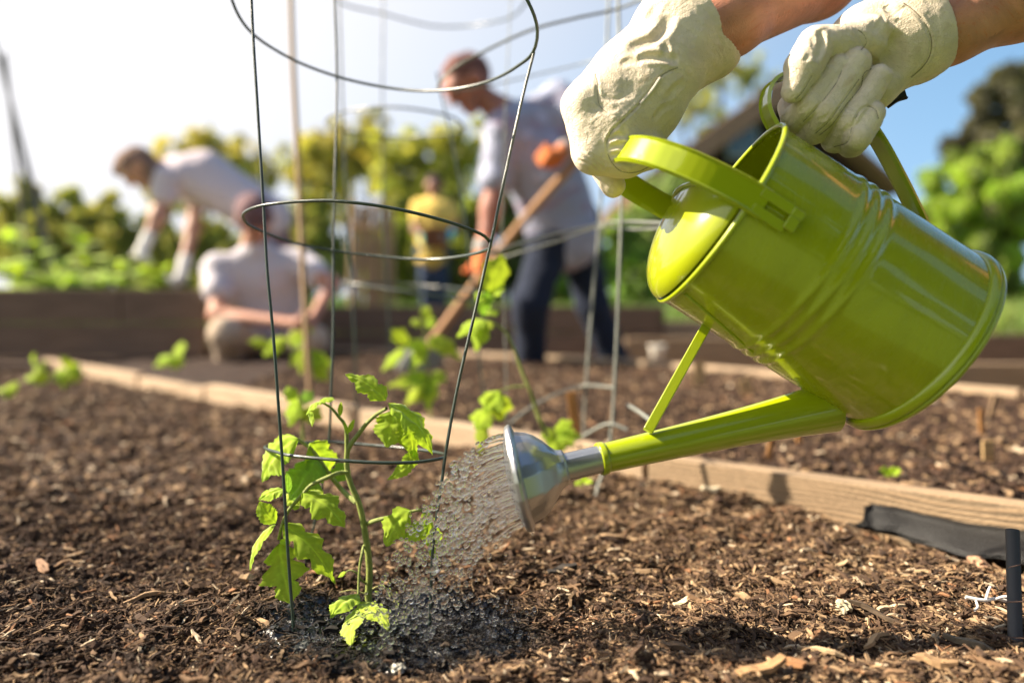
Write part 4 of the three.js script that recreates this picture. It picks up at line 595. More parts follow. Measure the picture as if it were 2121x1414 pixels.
M.clod = std({ color: 0xffffff, bumpMap: T.fine, bumpScale: 0.001, roughness: 1 });
M.wetClod = phys({ color: 0xffffff, bumpMap: T.fine, bumpScale: 0.001, roughness: 0.42, clearcoat: 0.35, clearcoatRoughness: 0.18 });
const HOLD = { o: new THREE.Object3D(), c: new THREE.Color() };
function scatter(name, lab, cat, geo, mat, count, place) {     // place(i) -> [position, size, tilt, colour] or null
  const list = []; for (let i = 0; list.length < count && i < count * 6; i++) { const r = place(i); if (r) list.push(r); }
  const m = shade(new THREE.InstancedMesh(geo, mat, list.length));
  list.forEach(([p, s, tilt, c], i) => { const o = HOLD.o; o.position.copy(p); o.rotation.set(rr(-tilt, tilt), rr(0, 2 * PI), rr(-tilt, tilt), 'YXZ'); typeof s === 'number' ? o.scale.setScalar(s) : o.scale.copy(s); o.updateMatrix(); m.setMatrixAt(i, o.matrix); m.setColorAt(i, HOLD.c.setRGB(...c)); });
  m.name = numbered(name); m.userData.kind = 'stuff'; scene.add(m); return tag(m, lab, cat, cat + ' of the beds', 'stuff');
}
// a place in the near bed, denser towards the lens
function spot(near, far, pow = 1) { const D = lerp(near, far, rnd() ** pow), x = rr(-0.80, 0.80) * D + rr(-0.05, 0.05), z = -D; return past(BL, x, z) < 0.0 ? [x, z, D] : null; }
const chipCol = (x, z) => { const w = wetAt(x, z), t = rnd(), pale = 0.5 + 0.5 * sstep(-0.35, 0.35, x), k = rr(0.7, 1.25) * (1 - 0.93 * w); const c = t < 0.40 ? [0.105, 0.057, 0.032] : t < 0.66 ? [0.21, 0.120, 0.064] : t < 0.68 + 0.20 * pale ? [0.42, 0.265, 0.145] : t < 0.93 ? [0.065, 0.035, 0.020] : t < 0.970 ? [0.66, 0.50, 0.34] : [0.34, 0.16, 0.075]; return [c[0] * k * 0.95, c[1] * k, c[2] * k * 1.12]; };
const clodCol = (x, z) => { const w = wetAt(x, z), k = rr(0.4, 1.7) * (1 - 0.88 * w); return [0.066 * k, 0.037 * k, 0.023 * k]; };
{
  const L = 'shredded bark and wood chips mixed into the near bed', C = 'wood chips';
  [[0.016, 0.0030, 0.0020, 1.3], [0.022, 0.0044, 0.0026, 2.7], [0.011, 0.0032, 0.0022, 4.1], [0.019, 0.0022, 0.0018, 6.3], [0.026, 0.0034, 0.0026, 8.8], [0.012, 0.0058, 0.0028, 9.7]].forEach(([l, w, h, s], k) =>
    scatter('bark_mulch', L, C, chipGeo(l, w, h, s), M.chip, k === 5 ? 5000 : 12500, () => { const p = spot(0.50, 1.6, 1.25); if (!p) return null; const [x, z] = p, cl = 0.16 + fbm(x * 9, z * 9, 12 + k, 2) + 0.62 * sstep(-0.40, 0.22, x); if (rnd() > cl * (1 - 0.85 * wetAt(x, z))) return null; const s2 = 0.86 * rr(0.25, 1.05) ** 1.35 * (rnd() < 0.025 ? 2.0 : 1); return [V(x, soilY(x, z) + rr(0.000, 0.008), z), s2, 0.5, chipCol(x, z)]; }));
  // fine fibres
  for (let k = 0; k < 3; k++) scatter('bark_fibre', 'hair thin bark fibres strewn over the near bed', 'bark fibres', chipGeo(0.019, 0.0010, 0.0008, 20 + k * 3, 0.6), M.chip, 15000, () => { const p = spot(0.50, 1.25, 1.3); if (!p) return null; const [x, z] = p; if (rnd() > 0.45 + 0.25 * sstep(-0.3, 0.3, x) + fbm(x * 8, z * 8, 44, 2)) return null; return [V(x, soilY(x, z) + rr(0, 0.008), z), rr(0.3, 1.2), 0.6, chipCol(x, z)]; });
  // crumbs of compost
  [0, 1, 2].forEach(k => scatter('compost_crumb', 'dark crumbs of compost covering the near bed', 'compost', clodGeo(k + 1), M.clod, 32000, () => { const p = spot(0.48, 1.7, 1.3); if (!p) return null; const [x, z] = p, a = 0.85 - 0.55 * sstep(-0.35, 0.35, x) + fbm(x * 10, z * 10, 70 + k, 2); if (rnd() > a || wetAt(x, z) > 0.3) return null; const s = rr(0.0012, 0.0042) * (rnd() < 0.015 ? rr(1.5, 2.6) : 1); return [V(x, soilY(x, z) + s * 0.3, z), s, 3, clodCol(x, z)]; }));
  [0, 1].forEach(k => scatter('wet_compost', 'black glistening wet compost where the water lands', 'wet compost', clodGeo(k + 11), M.wetClod, 3200, () => { const x = WET.x + rr(-0.24, 0.22), z = WET.z + rr(-0.15, 0.15); if (rnd() > wetAt(x, z) * 1.3) return null; const s = rr(0.0008, 0.0030); return [V(x, soilY(x, z) + s * 0.4, z), s, 3, [0.009, 0.0075, 0.007].map(v => v * rr(0.6, 1.6))]; }));
  // soaked mud: a glossy skin of water over the black compost
  { const g = sheet(WET.x - 0.26, WET.x + 0.24, WET.z - 0.18, WET.z + 0.18, 0.004, (x, z) => soilY(x, z) + 0.0018 + 0.004 * fbm(x * 90, z * 90, 6, 3), (x, z) => wetAt(x, z) + 0.5 * fbm(x * 40, z * 40, 9, 3) > 0.42);
    single('wet_mud', 'black shining mud where the water soaks in beside the tomato plant', 'mud', g, phys({ color: lin(0.010, 0.0085, 0.008), roughness: 0.3, bumpMap: T.soilBump, bumpScale: 0.003, clearcoat: 0.7, clearcoatRoughness: 0.12 })).userData.kind = 'stuff'; }
  // farther reaches, larger and fewer
  [[0.028, 0.010, 0.005, 31], [0.020, 0.012, 0.006, 37]].forEach(([l, w, h, s]) => scatter('bark_mulch', 'wood chips over the blurred far end of the near bed', 'wood chips', chipGeo(l, w, h, s), M.chip, 9000, () => { const D = rr(1.2, 3.9), x = rr(-0.85, 0.5) * D, z = -D; if (past(BL, x, z) > 0) return null; return [V(x, soilY(x, z) + 0.003, z), rr(0.4, 1.2), 0.4, chipCol(x, z)]; }));
  scatter('compost_crumb', 'brown crumbs over the blurred far end of the near bed', 'compost', clodGeo(21), M.clod, 16000, () => { const D = rr(1.3, 3.9), x = rr(-0.85, 0.5) * D, z = -D; if (past(BL, x, z) > 0) return null; return [V(x, soilY(x, z), z), rr(0.003, 0.009), 3, clodCol(x, z)]; });
  [[0.028, 0.012, 0.006, 41], [0.022, 0.008, 0.005, 43]].forEach(([l, w, h, s]) => scatter('bark_mulch', 'wood chips scattered over the second bed', 'wood chips', chipGeo(l, w, h, s), M.chip, 5500, () => { const x = rr(-1.0, 1.6), z = -rr(0.9, 3.9); if (past(BL, x, z) < 0.05 || past(FL, x, z) > 0) return null; return [V(x, soil2Y(x, z) + 0.004, z), rr(0.4, 1.2), 0.4, chipCol(x, z).map(v => v * 1.05)]; }));
  scatter('compost_crumb', 'brown crumbs of soil covering the second bed', 'compost', clodGeo(25), M.clod, 26000, () => { const x = rr(-1.0, 1.6), z = -rr(0.9, 3.9); if (past(BL, x, z) < 0.05 || past(FL, x, z) > 0) return null; return [V(x, soil2Y(x, z) + 0.001, z), rr(0.003, 0.010), 3, clodCol(9, 9).map(v => v * 0.95)]; });
}
// pieces one can point to
{
  const on = (px, py) => { let y = 0; for (let i = 0; i < 6; i++) { const g = G(px, py, y); y = soilY(g.x, g.z); } const g = G(px, py, y); g.y = y; return g; };
  const stone = (lab, px, py, r, col, s, sy = 0.8, rough = 0.9) => { const p = on(px, py); const g = clodGeo(s, 3).scale(r, r * sy, r).translate(p.x, p.y + r * 0.45, p.z); single('stone', lab, 'stone', boxUV(g), std({ color: lin(...col), map: T.stalk, bumpMap: T.fine, bumpScale: 0.0015, roughness: rough })); };
  stone('cream white broken stone on the mulch below the spout', 1746, 1266, 0.0105, [0.62, 0.55, 0.42], 3.3, 1.1);
  stone('wet grey stone at the foot of the left cage leg', 622, 1352, 0.0125, [0.10, 0.105, 0.105], 5.1, 0.55, 0.3);
  stone('small white pebble at the bottom edge under the plant', 824, 1392, 0.0075, [0.45, 0.44, 0.42], 6.6, 0.8, 0.4);
  stone('reddish brown stone in the shadow strip at bottom right', 1702, 1330, 0.012, [0.24, 0.12, 0.06], 7.2, 0.8);
  stone('small dark grey pebble left of the cream stone', 1573, 1272, 0.007, [0.12, 0.10, 0.09], 8.2, 0.9);
  stone('pinkish stone just below the end of the black liner', 2022, 1180, 0.016, [0.5, 0.3, 0.2], 8.9, 0.7);
  const wood = (name, lab, px, py, L, W, h, ang, col, s, lift = 0.003, tilt = 0) => { const p = on(px, py); const big = px > 1500 && py > 1250 ? 0.74 : 1, g = chipGeo(L * big, W * big, h * big, s, 0.3); g.rotateZ(tilt).rotateY(ang).translate(p.x, p.y + lift, p.z); single(name, lab, 'wood chip', g, std({ color: lin(...col), map: T.stalk, bumpMap: T.wood, bumpScale: 0.0008, roughness: 0.9 })); };
  wood('wood_chip', 'pale wood chip on the soil left of the left cage leg', 535, 1296, 0.032, 0.010, 0.004, -0.75, [0.52, 0.33, 0.2], 51, 0.004, 0.1);
  wood('wood_chip', 'short pale peg of wood standing left of the pale chip', 490, 1285, 0.020, 0.004, 0.004, 0.2, [0.6, 0.46, 0.32], 52, 0.008, 1.3);
  wood('wood_chip', 'orange pointed chip standing in the dark soil at left', 163, 1313, 0.020, 0.011, 0.003, 0.3, [0.55, 0.31, 0.19], 53, 0.007, 1.2);
  wood('twig', 'long pale twig lying on the soil at left', 310, 1240, 0.055, 0.004, 0.004, 0.45, [0.48, 0.32, 0.2], 54, 0.006);
  wood('wood_chip', 'flat pale blurred chip in the middle of the left soil', 280, 978, 0.045, 0.014, 0.006, 0.1, [0.62, 0.5, 0.4], 55, 0.006);
  wood('wood_chip', 'reddish chip lying tilted near the left edge', 85, 1180, 0.035, 0.010, 0.005, -0.6, [0.5, 0.30, 0.2], 56, 0.006, -0.2);
  wood('wood_chip', 'pale chip beside the reddish one near the left edge', 150, 1160, 0.026, 0.010, 0.004, -1.1, [0.6, 0.43, 0.3], 57, 0.006, 0.3);
  wood('twig', 'grey brown twig in the shadow at bottom right', 1820, 1300, 0.085, 0.0075, 0.006, -0.55, [0.17, 0.12, 0.085], 58, 0.012, -0.2);
  wood('twig', 'bent grey branch end at the right bottom edge', 2020, 1362, 0.075, 0.009, 0.007, -0.55, [0.24, 0.19, 0.14], 59, 0.012, -0.15);
  wood('wood_chip', 'broad orange brown bark chip at the bottom edge right of centre', 1625, 1385, 0.050, 0.019, 0.006, -0.8, [0.42, 0.21, 0.10], 60, 0.009, 0.2);
  wood('wood_chip', 'long pale splinter at the bottom right of centre', 1700, 1370, 0.055, 0.007, 0.004, -0.5, [0.62, 0.44, 0.28], 61, 0.010, -0.1);
  wood('wood_chip', 'tan bark slab left of the bottom right corner', 1940, 1392, 0.045, 0.016, 0.006, -0.6, [0.40, 0.25, 0.14], 62, 0.010);
  wood('wood_chip', 'large flat chip at the bottom edge under the shadow', 1575, 1404, 0.060, 0.016, 0.007, 0.35, [0.46, 0.28, 0.15], 63, 0.010, 0.1);
  wood('wood_chip', 'pale curled chip in the middle of the right mulch', 1845, 1275, 0.045, 0.008, 0.004, 0.35, [0.70, 0.55, 0.38], 64, 0.008, 0.1);
  wood('wood_chip', 'cream chip standing upright above the cream stone', 1742, 1185, 0.030, 0.011, 0.004, -0.9, [0.66, 0.5, 0.34], 65, 0.010, 0.9);
  wood('wood_chip', 'pale straight straw on the mulch below the liner', 1955, 1210, 0.060, 0.004, 0.003, -0.35, [0.66, 0.48, 0.30], 66, 0.010);
  wood('wood_chip', 'whitish flake at the left end of the right mulch', 1420, 1256, 0.030, 0.009, 0.003, 0.25, [0.75, 0.62, 0.46], 67, 0.007);
  wood('wood_chip', 'whitish flakes by the foot of the front board', 1473, 1022, 0.035, 0.014, 0.006, 0.25, [0.75, 0.66, 0.52], 68, 0.008);
  wood('wood_chip', 'dark wet bark strip right of the falling water', 1165, 1192, 0.040, 0.014, 0.006, 0.25, [0.035, 0.028, 0.024], 69, 0.008);
  { const p = on(2056, 1262), q = (dx, dy, dz) => p.clone().add(V(dx, dy, dz)); const w = std({ color: lin(0.82, 0.80, 0.76), roughness: 0.8 });
    single('root', 'white branching root scrap on the mulch near the right edge', 'root', merge([tube([q(-0.030, 0.014, 0), q(-0.012, 0.012, 0.004), q(0.006, 0.012, 0), q(0.026, 0.006, 0.004)], 0.0020, 20, 6), tube([q(-0.010, 0.012, 0.004), q(-0.005, 0.020, 0), q(0.0, 0.024, -0.004)], 0.0014, 12, 6), tube([q(0.0, 0.012, 0.002), q(0.012, 0.016, 0.004), q(0.022, 0.014, 0.01)], 0.0015, 12, 6), tube([q(-0.02, 0.012, 0.002), q(-0.024, 0.008, 0.012), q(-0.030, 0.006, 0.016)], 0.0013, 12, 6)]), w); }
}
{ // black woven liner laid against the board, its edge folded over
  const top = [[1792, 1047, 1.075], [1815, 1041, 1.08], [1900, 1060, 1.055], [2000, 1078, 1.025], [2090, 1090, 0.995], [2160, 1092, 0.975]], bot = [[1766, 1092, 1.06], [1820, 1105, 1.045], [1900, 1122, 1.02], [1990, 1152, 0.965], [2060, 1160, 0.94], [2160, 1172, 0.92]], n = 60, m = 12, pos = [], idx = [];
  const ct = new THREE.CatmullRomCurve3(PXs(top)), cb = new THREE.CatmullRomCurve3(PXs(bot));
  for (let i = 0; i <= n; i++) { const a = ct.getPoint(i / n), b = cb.getPoint(i / n); for (let j = 0; j <= m; j++) { const v = j / m, q = a.clone().lerp(b, v); const bel = Math.sin(v * PI) * 0.010 + 0.010 * nz(i * 0.12, v * 2.0, 3) * sstep(0, 0.1, v); q.z += bel * 0.8 - (v > 0.85 ? 0.01 : 0); q.y += (j === 0 ? -0.006 : j === 1 ? 0.003 : 0) - bel * 0.3; if (j === 0) q.z -= 0.008; pos.push(q.x, q.y, q.z); } }
  for (let i = 0; i < n; i++) for (let j = 0; j < m; j++) { const a = i * (m + 1) + j; idx.push(a, a + 1, a + m + 1, a + 1, a + m + 2, a + m + 1); }
  const g = new THREE.BufferGeometry(); g.setAttribute('position', new THREE.Float32BufferAttribute(pos, 3)); g.setIndex(idx); g.computeVertexNormals();
  single('landscape_fabric', 'black woven liner bulging out against the front board at the right', 'weed liner', boxUV(g), M.fabric);
}
{ // dark post with thin wires at the right edge
  const a = P(2113, 1420, 0.66), b = P(2124, 1082, 0.90); a.y = -0.03;
  const t = thing('metal_post', 'dark blurred post with thin wires at the right edge of the picture', 'post', a.clone());
  part('post', rod(V(a.x + 0.020, -0.05, a.z - 0.03), V(a.x + 0.060, 0.098, a.z - 0.10), 0.0065, 0.0065, 14), std({ color: lin(0.05, 0.052, 0.058), roughness: 0.6 }), t);
  for (const y of [0.012, 0.045, 0.08]) part('wire', tube([V(a.x + 0.002 + y * 0.2, y - 0.002, a.z - 0.045), V(a.x + 0.03 + y * 0.25, y, a.z - 0.030 - y * 0.3), V(a.x + 0.08, y + 0.002, a.z - 0.05)], 0.0005, 12, 6), std({ color: lin(0.12, 0.07, 0.05), roughness: 0.8 }), t);
}
// ------------------------------------------------------------------ falling water
M.water = phys({ color: 0xffffff, transmission: 1, thickness: 0.004, roughness: 0.0, ior: 1.33, specularIntensity: 1 });
{
  const streams = [], drops = [], g = V(0, -9.81, 0), flow = (p, v, t) => p.clone().addScaledVector(v, t).addScaledVector(g, t * t / 2);
  const mid = roseHoles[0];
  roseHoles.forEach((h, i) => {
    const out = h.clone().sub(mid), v = roseAxis.clone().multiplyScalar(rr(0.62, 0.86)).addScaledVector(out, 1.6).add(V(rr(-0.05, 0.05), rr(-0.05, 0.05), rr(-0.05, 0.05)));
    const T0 = rr(0.014, 0.046), pts = []; for (let k = 0; k <= 8; k++) pts.push(flow(h, v, k / 8 * T0).add(V(rr(-1, 1), rr(-1, 1), rr(-1, 1)).multiplyScalar(0.0004)));
    streams.push(taperTube(pts, 0.001, 0.0005, 18, 8, t => (0.00115 - 0.0004 * t) * (1 + 0.38 * Math.sin(t * 22 + i) * t)));
    let t = T0; while (t < 0.26) { t += rr(0.005, 0.018) * (1 + t * 3); const q = flow(h, v, t).add(V(rr(-1, 1), rr(-1, 1), rr(-1, 1)).multiplyScalar(0.0006 + 0.034 * Math.max(0, t - T0 - 0.02))); if (q.y < soilY(q.x, q.z) + 0.001) break; drops.push([q, rr(0.0011, 0.0024) * (rnd() < 0.12 ? 1.35 : 1), rr(1.0, t < 0.1 ? 2.2 : 1.3), v.clone().addScaledVector(g, t)]); }
  });
  // dribbles from the lower edge of the rose
  for (const [px, py, r] of [[1045, 1108, 0.0026], [1103, 1106, 0.0014], [1104, 1120, 0.0012], [1048, 1148, 0.0020], [1046, 1165, 0.0018], [1065, 1186, 0.0018], [1108, 1152, 0.0014], [975, 1192, 0.0024], [992, 1152, 0.0026], [1012, 1160, 0.0018], [1110, 1180, 0.0012], [966, 1210, 0.0028], [1040, 1225, 0.0022], [1004, 1190, 0.002], [950, 1240, 0.0018], [1030, 1235, 0.002]]) drops.push([P(px, py, rr(0.70, 0.73)), r * 0.8, 1.25]);
  // splash thrown up from the wet ground
  for (let i = 0; i < 480; i++) { const a = rr(0, 2 * PI), r = Math.sqrt(rnd()) * 0.105, x = WET.x + 0.012 + Math.cos(a) * r * 1.25, z = WET.z + Math.sin(a) * r * 0.8, hgt = 0.055 * rnd() ** 1.5 * (1 - r / 0.13); drops.push([V(x, soilY(x, z) + 0.002 + hgt, z), rr(0.0011, 0.0026), rr(0.9, 1.2)]); }
  const s = merge(streams); single('water_jet', 'thin clear water jets leaving the face of the zinc rose', 'water', s, M.water).userData.kind = 'stuff';
  const ge = new THREE.SphereGeometry(1, 14, 10), m = shade(new THREE.InstancedMesh(ge, M.water, drops.length));
  drops.forEach(([p, r, st, dir], i) => { const o = HOLD.o; o.position.copy(p); if (dir) o.quaternion.setFromUnitVectors(V(0, 1, 0), dir.clone().normalize()); else o.rotation.set(rr(-0.4, 0.4), 0, rr(-0.5, 0.5)); o.scale.set(r, r * st, r); o.updateMatrix(); m.setMatrixAt(i, o.matrix); });
  m.name = numbered('water_drop'); scene.add(m); tag(m, 'glittering clear water drops falling and splashing beside the tomato plant', 'water drops', undefined, 'stuff');
}
// ------------------------------------------------------------------ trees, hedges, weeds
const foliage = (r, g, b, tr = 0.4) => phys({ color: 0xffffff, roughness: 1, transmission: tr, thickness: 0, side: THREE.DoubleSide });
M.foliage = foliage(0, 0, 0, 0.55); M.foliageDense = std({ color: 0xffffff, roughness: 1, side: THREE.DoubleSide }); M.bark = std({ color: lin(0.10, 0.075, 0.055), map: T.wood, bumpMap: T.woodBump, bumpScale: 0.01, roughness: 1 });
function leafCard(s) { // a small spray of five bent leaves
  const pos = [], idx = []; for (let k = 0; k < 5; k++) { const a = k * 1.35 + s, q = new THREE.Quaternion().setFromEuler(new THREE.Euler(Math.sin(k * 2.1 + s) * 0.9, a, Math.cos(k * 1.7 + s) * 0.7)), o = V(0.35 * Math.cos(a), 0.25 * Math.sin(k * 1.9 + s), 0.35 * Math.sin(a)), b = pos.length / 3; for (const [x, y, z] of [[-0.5, 0, 0], [0, 0.07, 0.22], [0.5, -0.06, 0], [0, 0.07, -0.22]]) { const v = V(x, y, z).applyQuaternion(q).add(o); pos.push(v.x, v.y, v.z); } idx.push(b, b + 1, b + 2, b, b + 2, b + 3); }
  const g = new THREE.BufferGeometry(); g.setAttribute('position', new THREE.Float32BufferAttribute(pos, 3)); g.setIndex(idx); const f = g.toNonIndexed(); f.computeVertexNormals(); f.setAttribute('uv', new THREE.BufferAttribute(new Float32Array(f.attributes.position.count * 2), 2)); return f;
}
const CARDS = [leafCard(0.3), leafCard(2.2)];
function crownOf(parent, blobs, n, size, col, name = 'crown', mat = M.foliage) { // blobs: [centre, rx, ry, rz]; sprays gather in clumps and thin out to an uneven rim
  const clumps = []; let tot = 0; for (const b of blobs) tot += b[1] * b[2];
  for (const [c, rx, ry, rz] of blobs) { const k = Math.max(4, Math.round(170 * rx * ry / tot)); for (let i = 0; i < k; i++) { const d = V(rr(-1, 1), rr(-1, 1), rr(-1, 1)); if (d.length() > 1) d.normalize(); d.normalize().multiplyScalar(rr(0.25, 1.12)); clumps.push([c.clone().add(V(d.x * rx, d.y * ry, d.z * rz)), rr(0.10, 0.30) * Math.min(rx, ry), rr(0.55, 1.45)]); } }
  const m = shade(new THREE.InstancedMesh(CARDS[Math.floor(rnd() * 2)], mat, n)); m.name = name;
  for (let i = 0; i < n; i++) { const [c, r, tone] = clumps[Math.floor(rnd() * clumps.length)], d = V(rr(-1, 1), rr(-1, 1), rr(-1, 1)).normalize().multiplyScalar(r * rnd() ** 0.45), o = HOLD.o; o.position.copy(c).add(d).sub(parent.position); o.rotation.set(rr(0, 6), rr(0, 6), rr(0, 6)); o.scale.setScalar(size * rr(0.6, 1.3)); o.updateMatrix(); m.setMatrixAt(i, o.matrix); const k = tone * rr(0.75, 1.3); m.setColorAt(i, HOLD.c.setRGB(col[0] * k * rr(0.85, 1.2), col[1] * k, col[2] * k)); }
  m.userData.kind = 'stuff'; parent.add(m); return m;
}
function tree(name, lab, cat, D, px, yBase, blobsPx, n, size, col, group) {      // blobsPx: [px, py, rx, ry] in pixels of the photograph, at distance D
  const k = D / F, foot = P(px, yBase, D); foot.y = Math.min(foot.y, farY(D)); const t = thing(name, lab, cat, foot, group);
  const blobs = blobsPx.map(([x, y, rx, ry]) => [P(x, y, D + rr(-0.3, 0.3) * rx * k), rx * k, ry * k, Math.max(rx, ry) * k * 0.9]);
  const top = blobs.reduce((a, b) => b[0].y > a.y ? b[0] : a, blobs[0][0]).clone(), tr = [];
  const H = top.y - foot.y; tr.push(taperTube([foot.clone(), foot.clone().lerp(top, 0.4).add(V(rr(-0.03, 0.03) * H, 0, 0)), top], H * 0.03 + 0.02, 0.01, 12, 8));
  for (const b of blobs) tr.push(taperTube([foot.clone().lerp(top, rr(0.15, 0.4)), foot.clone().lerp(b[0], 0.6).add(V(0, 0.1 * H, 0)), b[0]], H * 0.014 + 0.008, 0.006, 8, 6));
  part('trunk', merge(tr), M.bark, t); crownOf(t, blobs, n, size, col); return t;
}
tree('conifer', 'tall dark olive evergreen rising at the top right corner', 'tree', 15, 2085, 640, [[2080, 330, 90, 110], [2040, 250, 60, 80], [2100, 200, 70, 70], [2060, 420, 110, 90], [2130, 300, 90, 130], [2075, 160, 34, 34], [2020, 330, 50, 90], [2085, 450, 90, 80]], 9500, 0.19, [0.10, 0.105, 0.022]);
tree('shrub', 'big bright green leafy shrub at the right edge below the dark evergreen', 'shrub', 9, 2040, 690, [[2010, 420, 90, 90], [1950, 520, 90, 100], [2080, 500, 90, 120], [1990, 340, 40, 40], [2060, 610, 100, 70], [1940, 620, 70, 60], [2110, 380, 40, 60], [2040, 340, 60, 50]], 11000, 0.10, [0.32, 0.46, 0.03]);
tree('shrub', 'pale green bush between the rim of the can and the barn', 'shrub', 11, 1390, 660, [[1380, 430, 70, 60], [1330, 520, 60, 90], [1420, 390, 50, 40]], 3000, 0.13, [0.24, 0.34, 0.07]);
tree('tree', 'airy young tree with sparse pale foliage seen between the two gloves', 'tree', 20, 1450, 640, [[1440, 210, 70, 60], [1500, 150, 60, 50], [1560, 160, 50, 60], [1400, 160, 40, 40], [1480, 270, 60, 40], [1350, 240, 40, 60]], 1100, 0.15, [0.36, 0.38, 0.07]);
tree('tree', 'yellow green tree behind the bowed head of the digging man', 'tree', 14, 900, 640, [[900, 330, 70, 70], [850, 400, 70, 80], [960, 300, 50, 60], [820, 330, 50, 60], [930, 420, 80, 80]], 3000, 0.15, [0.46, 0.48, 0.06]);  // crown colour lightened, the pale wash of hazy light painted in
tree('tree', 'tree with haze painted into its golden crown behind the upper ring of the front cage', 'tree', 17, 740, 640, [[740, 330, 70, 80], [680, 380, 70, 80], [780, 290, 50, 60], [640, 330, 60, 70]], 1700, 0.17, [0.48, 0.46, 0.07]);  // haze sits in the colour: crown lightened and yellowed
tree('tree', 'tree with pale haze painted into its golden crown above the back of the bending woman', 'tree', 19, 440, 640, [[430, 290, 50, 40], [390, 350, 70, 60], [480, 330, 60, 50], [550, 350, 50, 50], [350, 400, 50, 50]], 1200, 0.18, [0.48, 0.45, 0.08]);  // pale glare over the woman is put into this crown colour
tree('shrub', 'dark green bush behind the arms of the digging man', 'shrub', 8, 1060, 640, [[1060, 440, 60, 60], [1090, 520, 60, 80], [1030, 560, 60, 60], [1130, 470, 40, 60]], 3600, 0.10, [0.10, 0.17, 0.02]);
tree('shrub', 'green and gold bush beside the child in yellow', 'shrub', 8, 860, 640, [[830, 500, 70, 70], [820, 580, 80, 50], [960, 480, 60, 80], [980, 570, 70, 60], [890, 590, 70, 40]], 5200, 0.10, [0.28, 0.34, 0.02]);
tree('shrub', 'bright green bush showing between the legs of the digging man', 'shrub', 8, 1170, 650, [[1150, 560, 60, 60], [1200, 600, 60, 50], [1110, 600, 50, 50], [1240, 540, 40, 60]], 2800, 0.10, [0.26, 0.44, 0.03]);
tree('shrub', 'low bright bush right of the digging man, behind the grey cage', 'shrub', 9, 1330, 655, [[1310, 580, 60, 60], [1360, 600, 50, 50], [1290, 500, 40, 50]], 2600, 0.10, [0.26, 0.42, 0.04]);
// hedge of weeds along the left skyline, hazy light painted into its colour
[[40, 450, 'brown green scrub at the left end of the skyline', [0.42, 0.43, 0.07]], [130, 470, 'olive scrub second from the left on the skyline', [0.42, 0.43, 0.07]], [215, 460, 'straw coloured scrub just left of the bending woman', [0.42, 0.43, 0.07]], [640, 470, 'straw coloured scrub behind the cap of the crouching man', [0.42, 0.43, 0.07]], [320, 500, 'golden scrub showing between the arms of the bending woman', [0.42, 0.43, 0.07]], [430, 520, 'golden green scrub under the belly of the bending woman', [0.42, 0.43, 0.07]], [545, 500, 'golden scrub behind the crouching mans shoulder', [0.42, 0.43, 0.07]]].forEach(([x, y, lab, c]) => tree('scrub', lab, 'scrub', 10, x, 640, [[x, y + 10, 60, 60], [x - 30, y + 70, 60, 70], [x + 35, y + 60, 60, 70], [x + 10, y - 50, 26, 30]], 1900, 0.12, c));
// leafy crop in the tall bed: stems with leaves, one plant each
const BEDTOP = P(0, 598, 3.75).y - 0.03;
[[20, 470, 4.1], [75, 500, 4.0], [125, 540, 3.95], [170, 480, 4.2], [215, 520, 4.0], [255, 545, 3.95], [300, 540, 4.3], [45, 560, 3.9], [95, 570, 3.9], [190, 570, 3.9], [150, 575, 3.88], [330, 560, 4.3]].forEach(([x, y, D], i) => {
  const foot = P(x, 600, D); foot.y = BEDTOP; const top = P(x + rr(-14, 14), y, D), t = thing('leafy_crop', ['tall straggly yellow green crop plant at the left edge of the tall bed', 'crop plant second from the left in the tall bed', 'bright crop plant near the middle of the tall bed front', 'tallest crop plant in the back row of the tall bed', 'mid height crop plant left of the womans gloves', 'short crop plant nearest the womans far glove', 'crop plant between the two arms of the bending woman', 'low bright crop plant at the front left of the tall bed', 'low bright crop plant third along the front of the tall bed', 'low crop plant fifth along the front of the tall bed', 'low crop plant fourth along the front of the tall bed', 'crop plant just behind the womans near glove'][i], 'crop plant', foot, undefined);
  part('stem', taperTube([foot, foot.clone().lerp(top, 0.5).add(V(rr(-0.03, 0.03), 0, 0)), top], 0.006, 0.003, 8, 6), M.stem, t);
  const lv = []; for (let k = 0; k < 16; k++) { const u = rr(0.1, 1), a = foot.clone().lerp(top, u), an = rr(0, 2 * PI), L = rr(0.07, 0.14); lv.push(leaflet(a, a.clone().add(V(Math.cos(an) * L, rr(-0.3, 0.5) * L, Math.sin(an) * L)), L * rr(0.5, 0.8), { face: V(0, 1, 0.3), lobes: 1.5, depth: 0.15, n: 8, m: 2, seedv: i * 20 + k })); }
  lv.forEach(g => part('leaf', g, rnd() < 0.5 ? M.leafYellow : M.leaf, t));
});
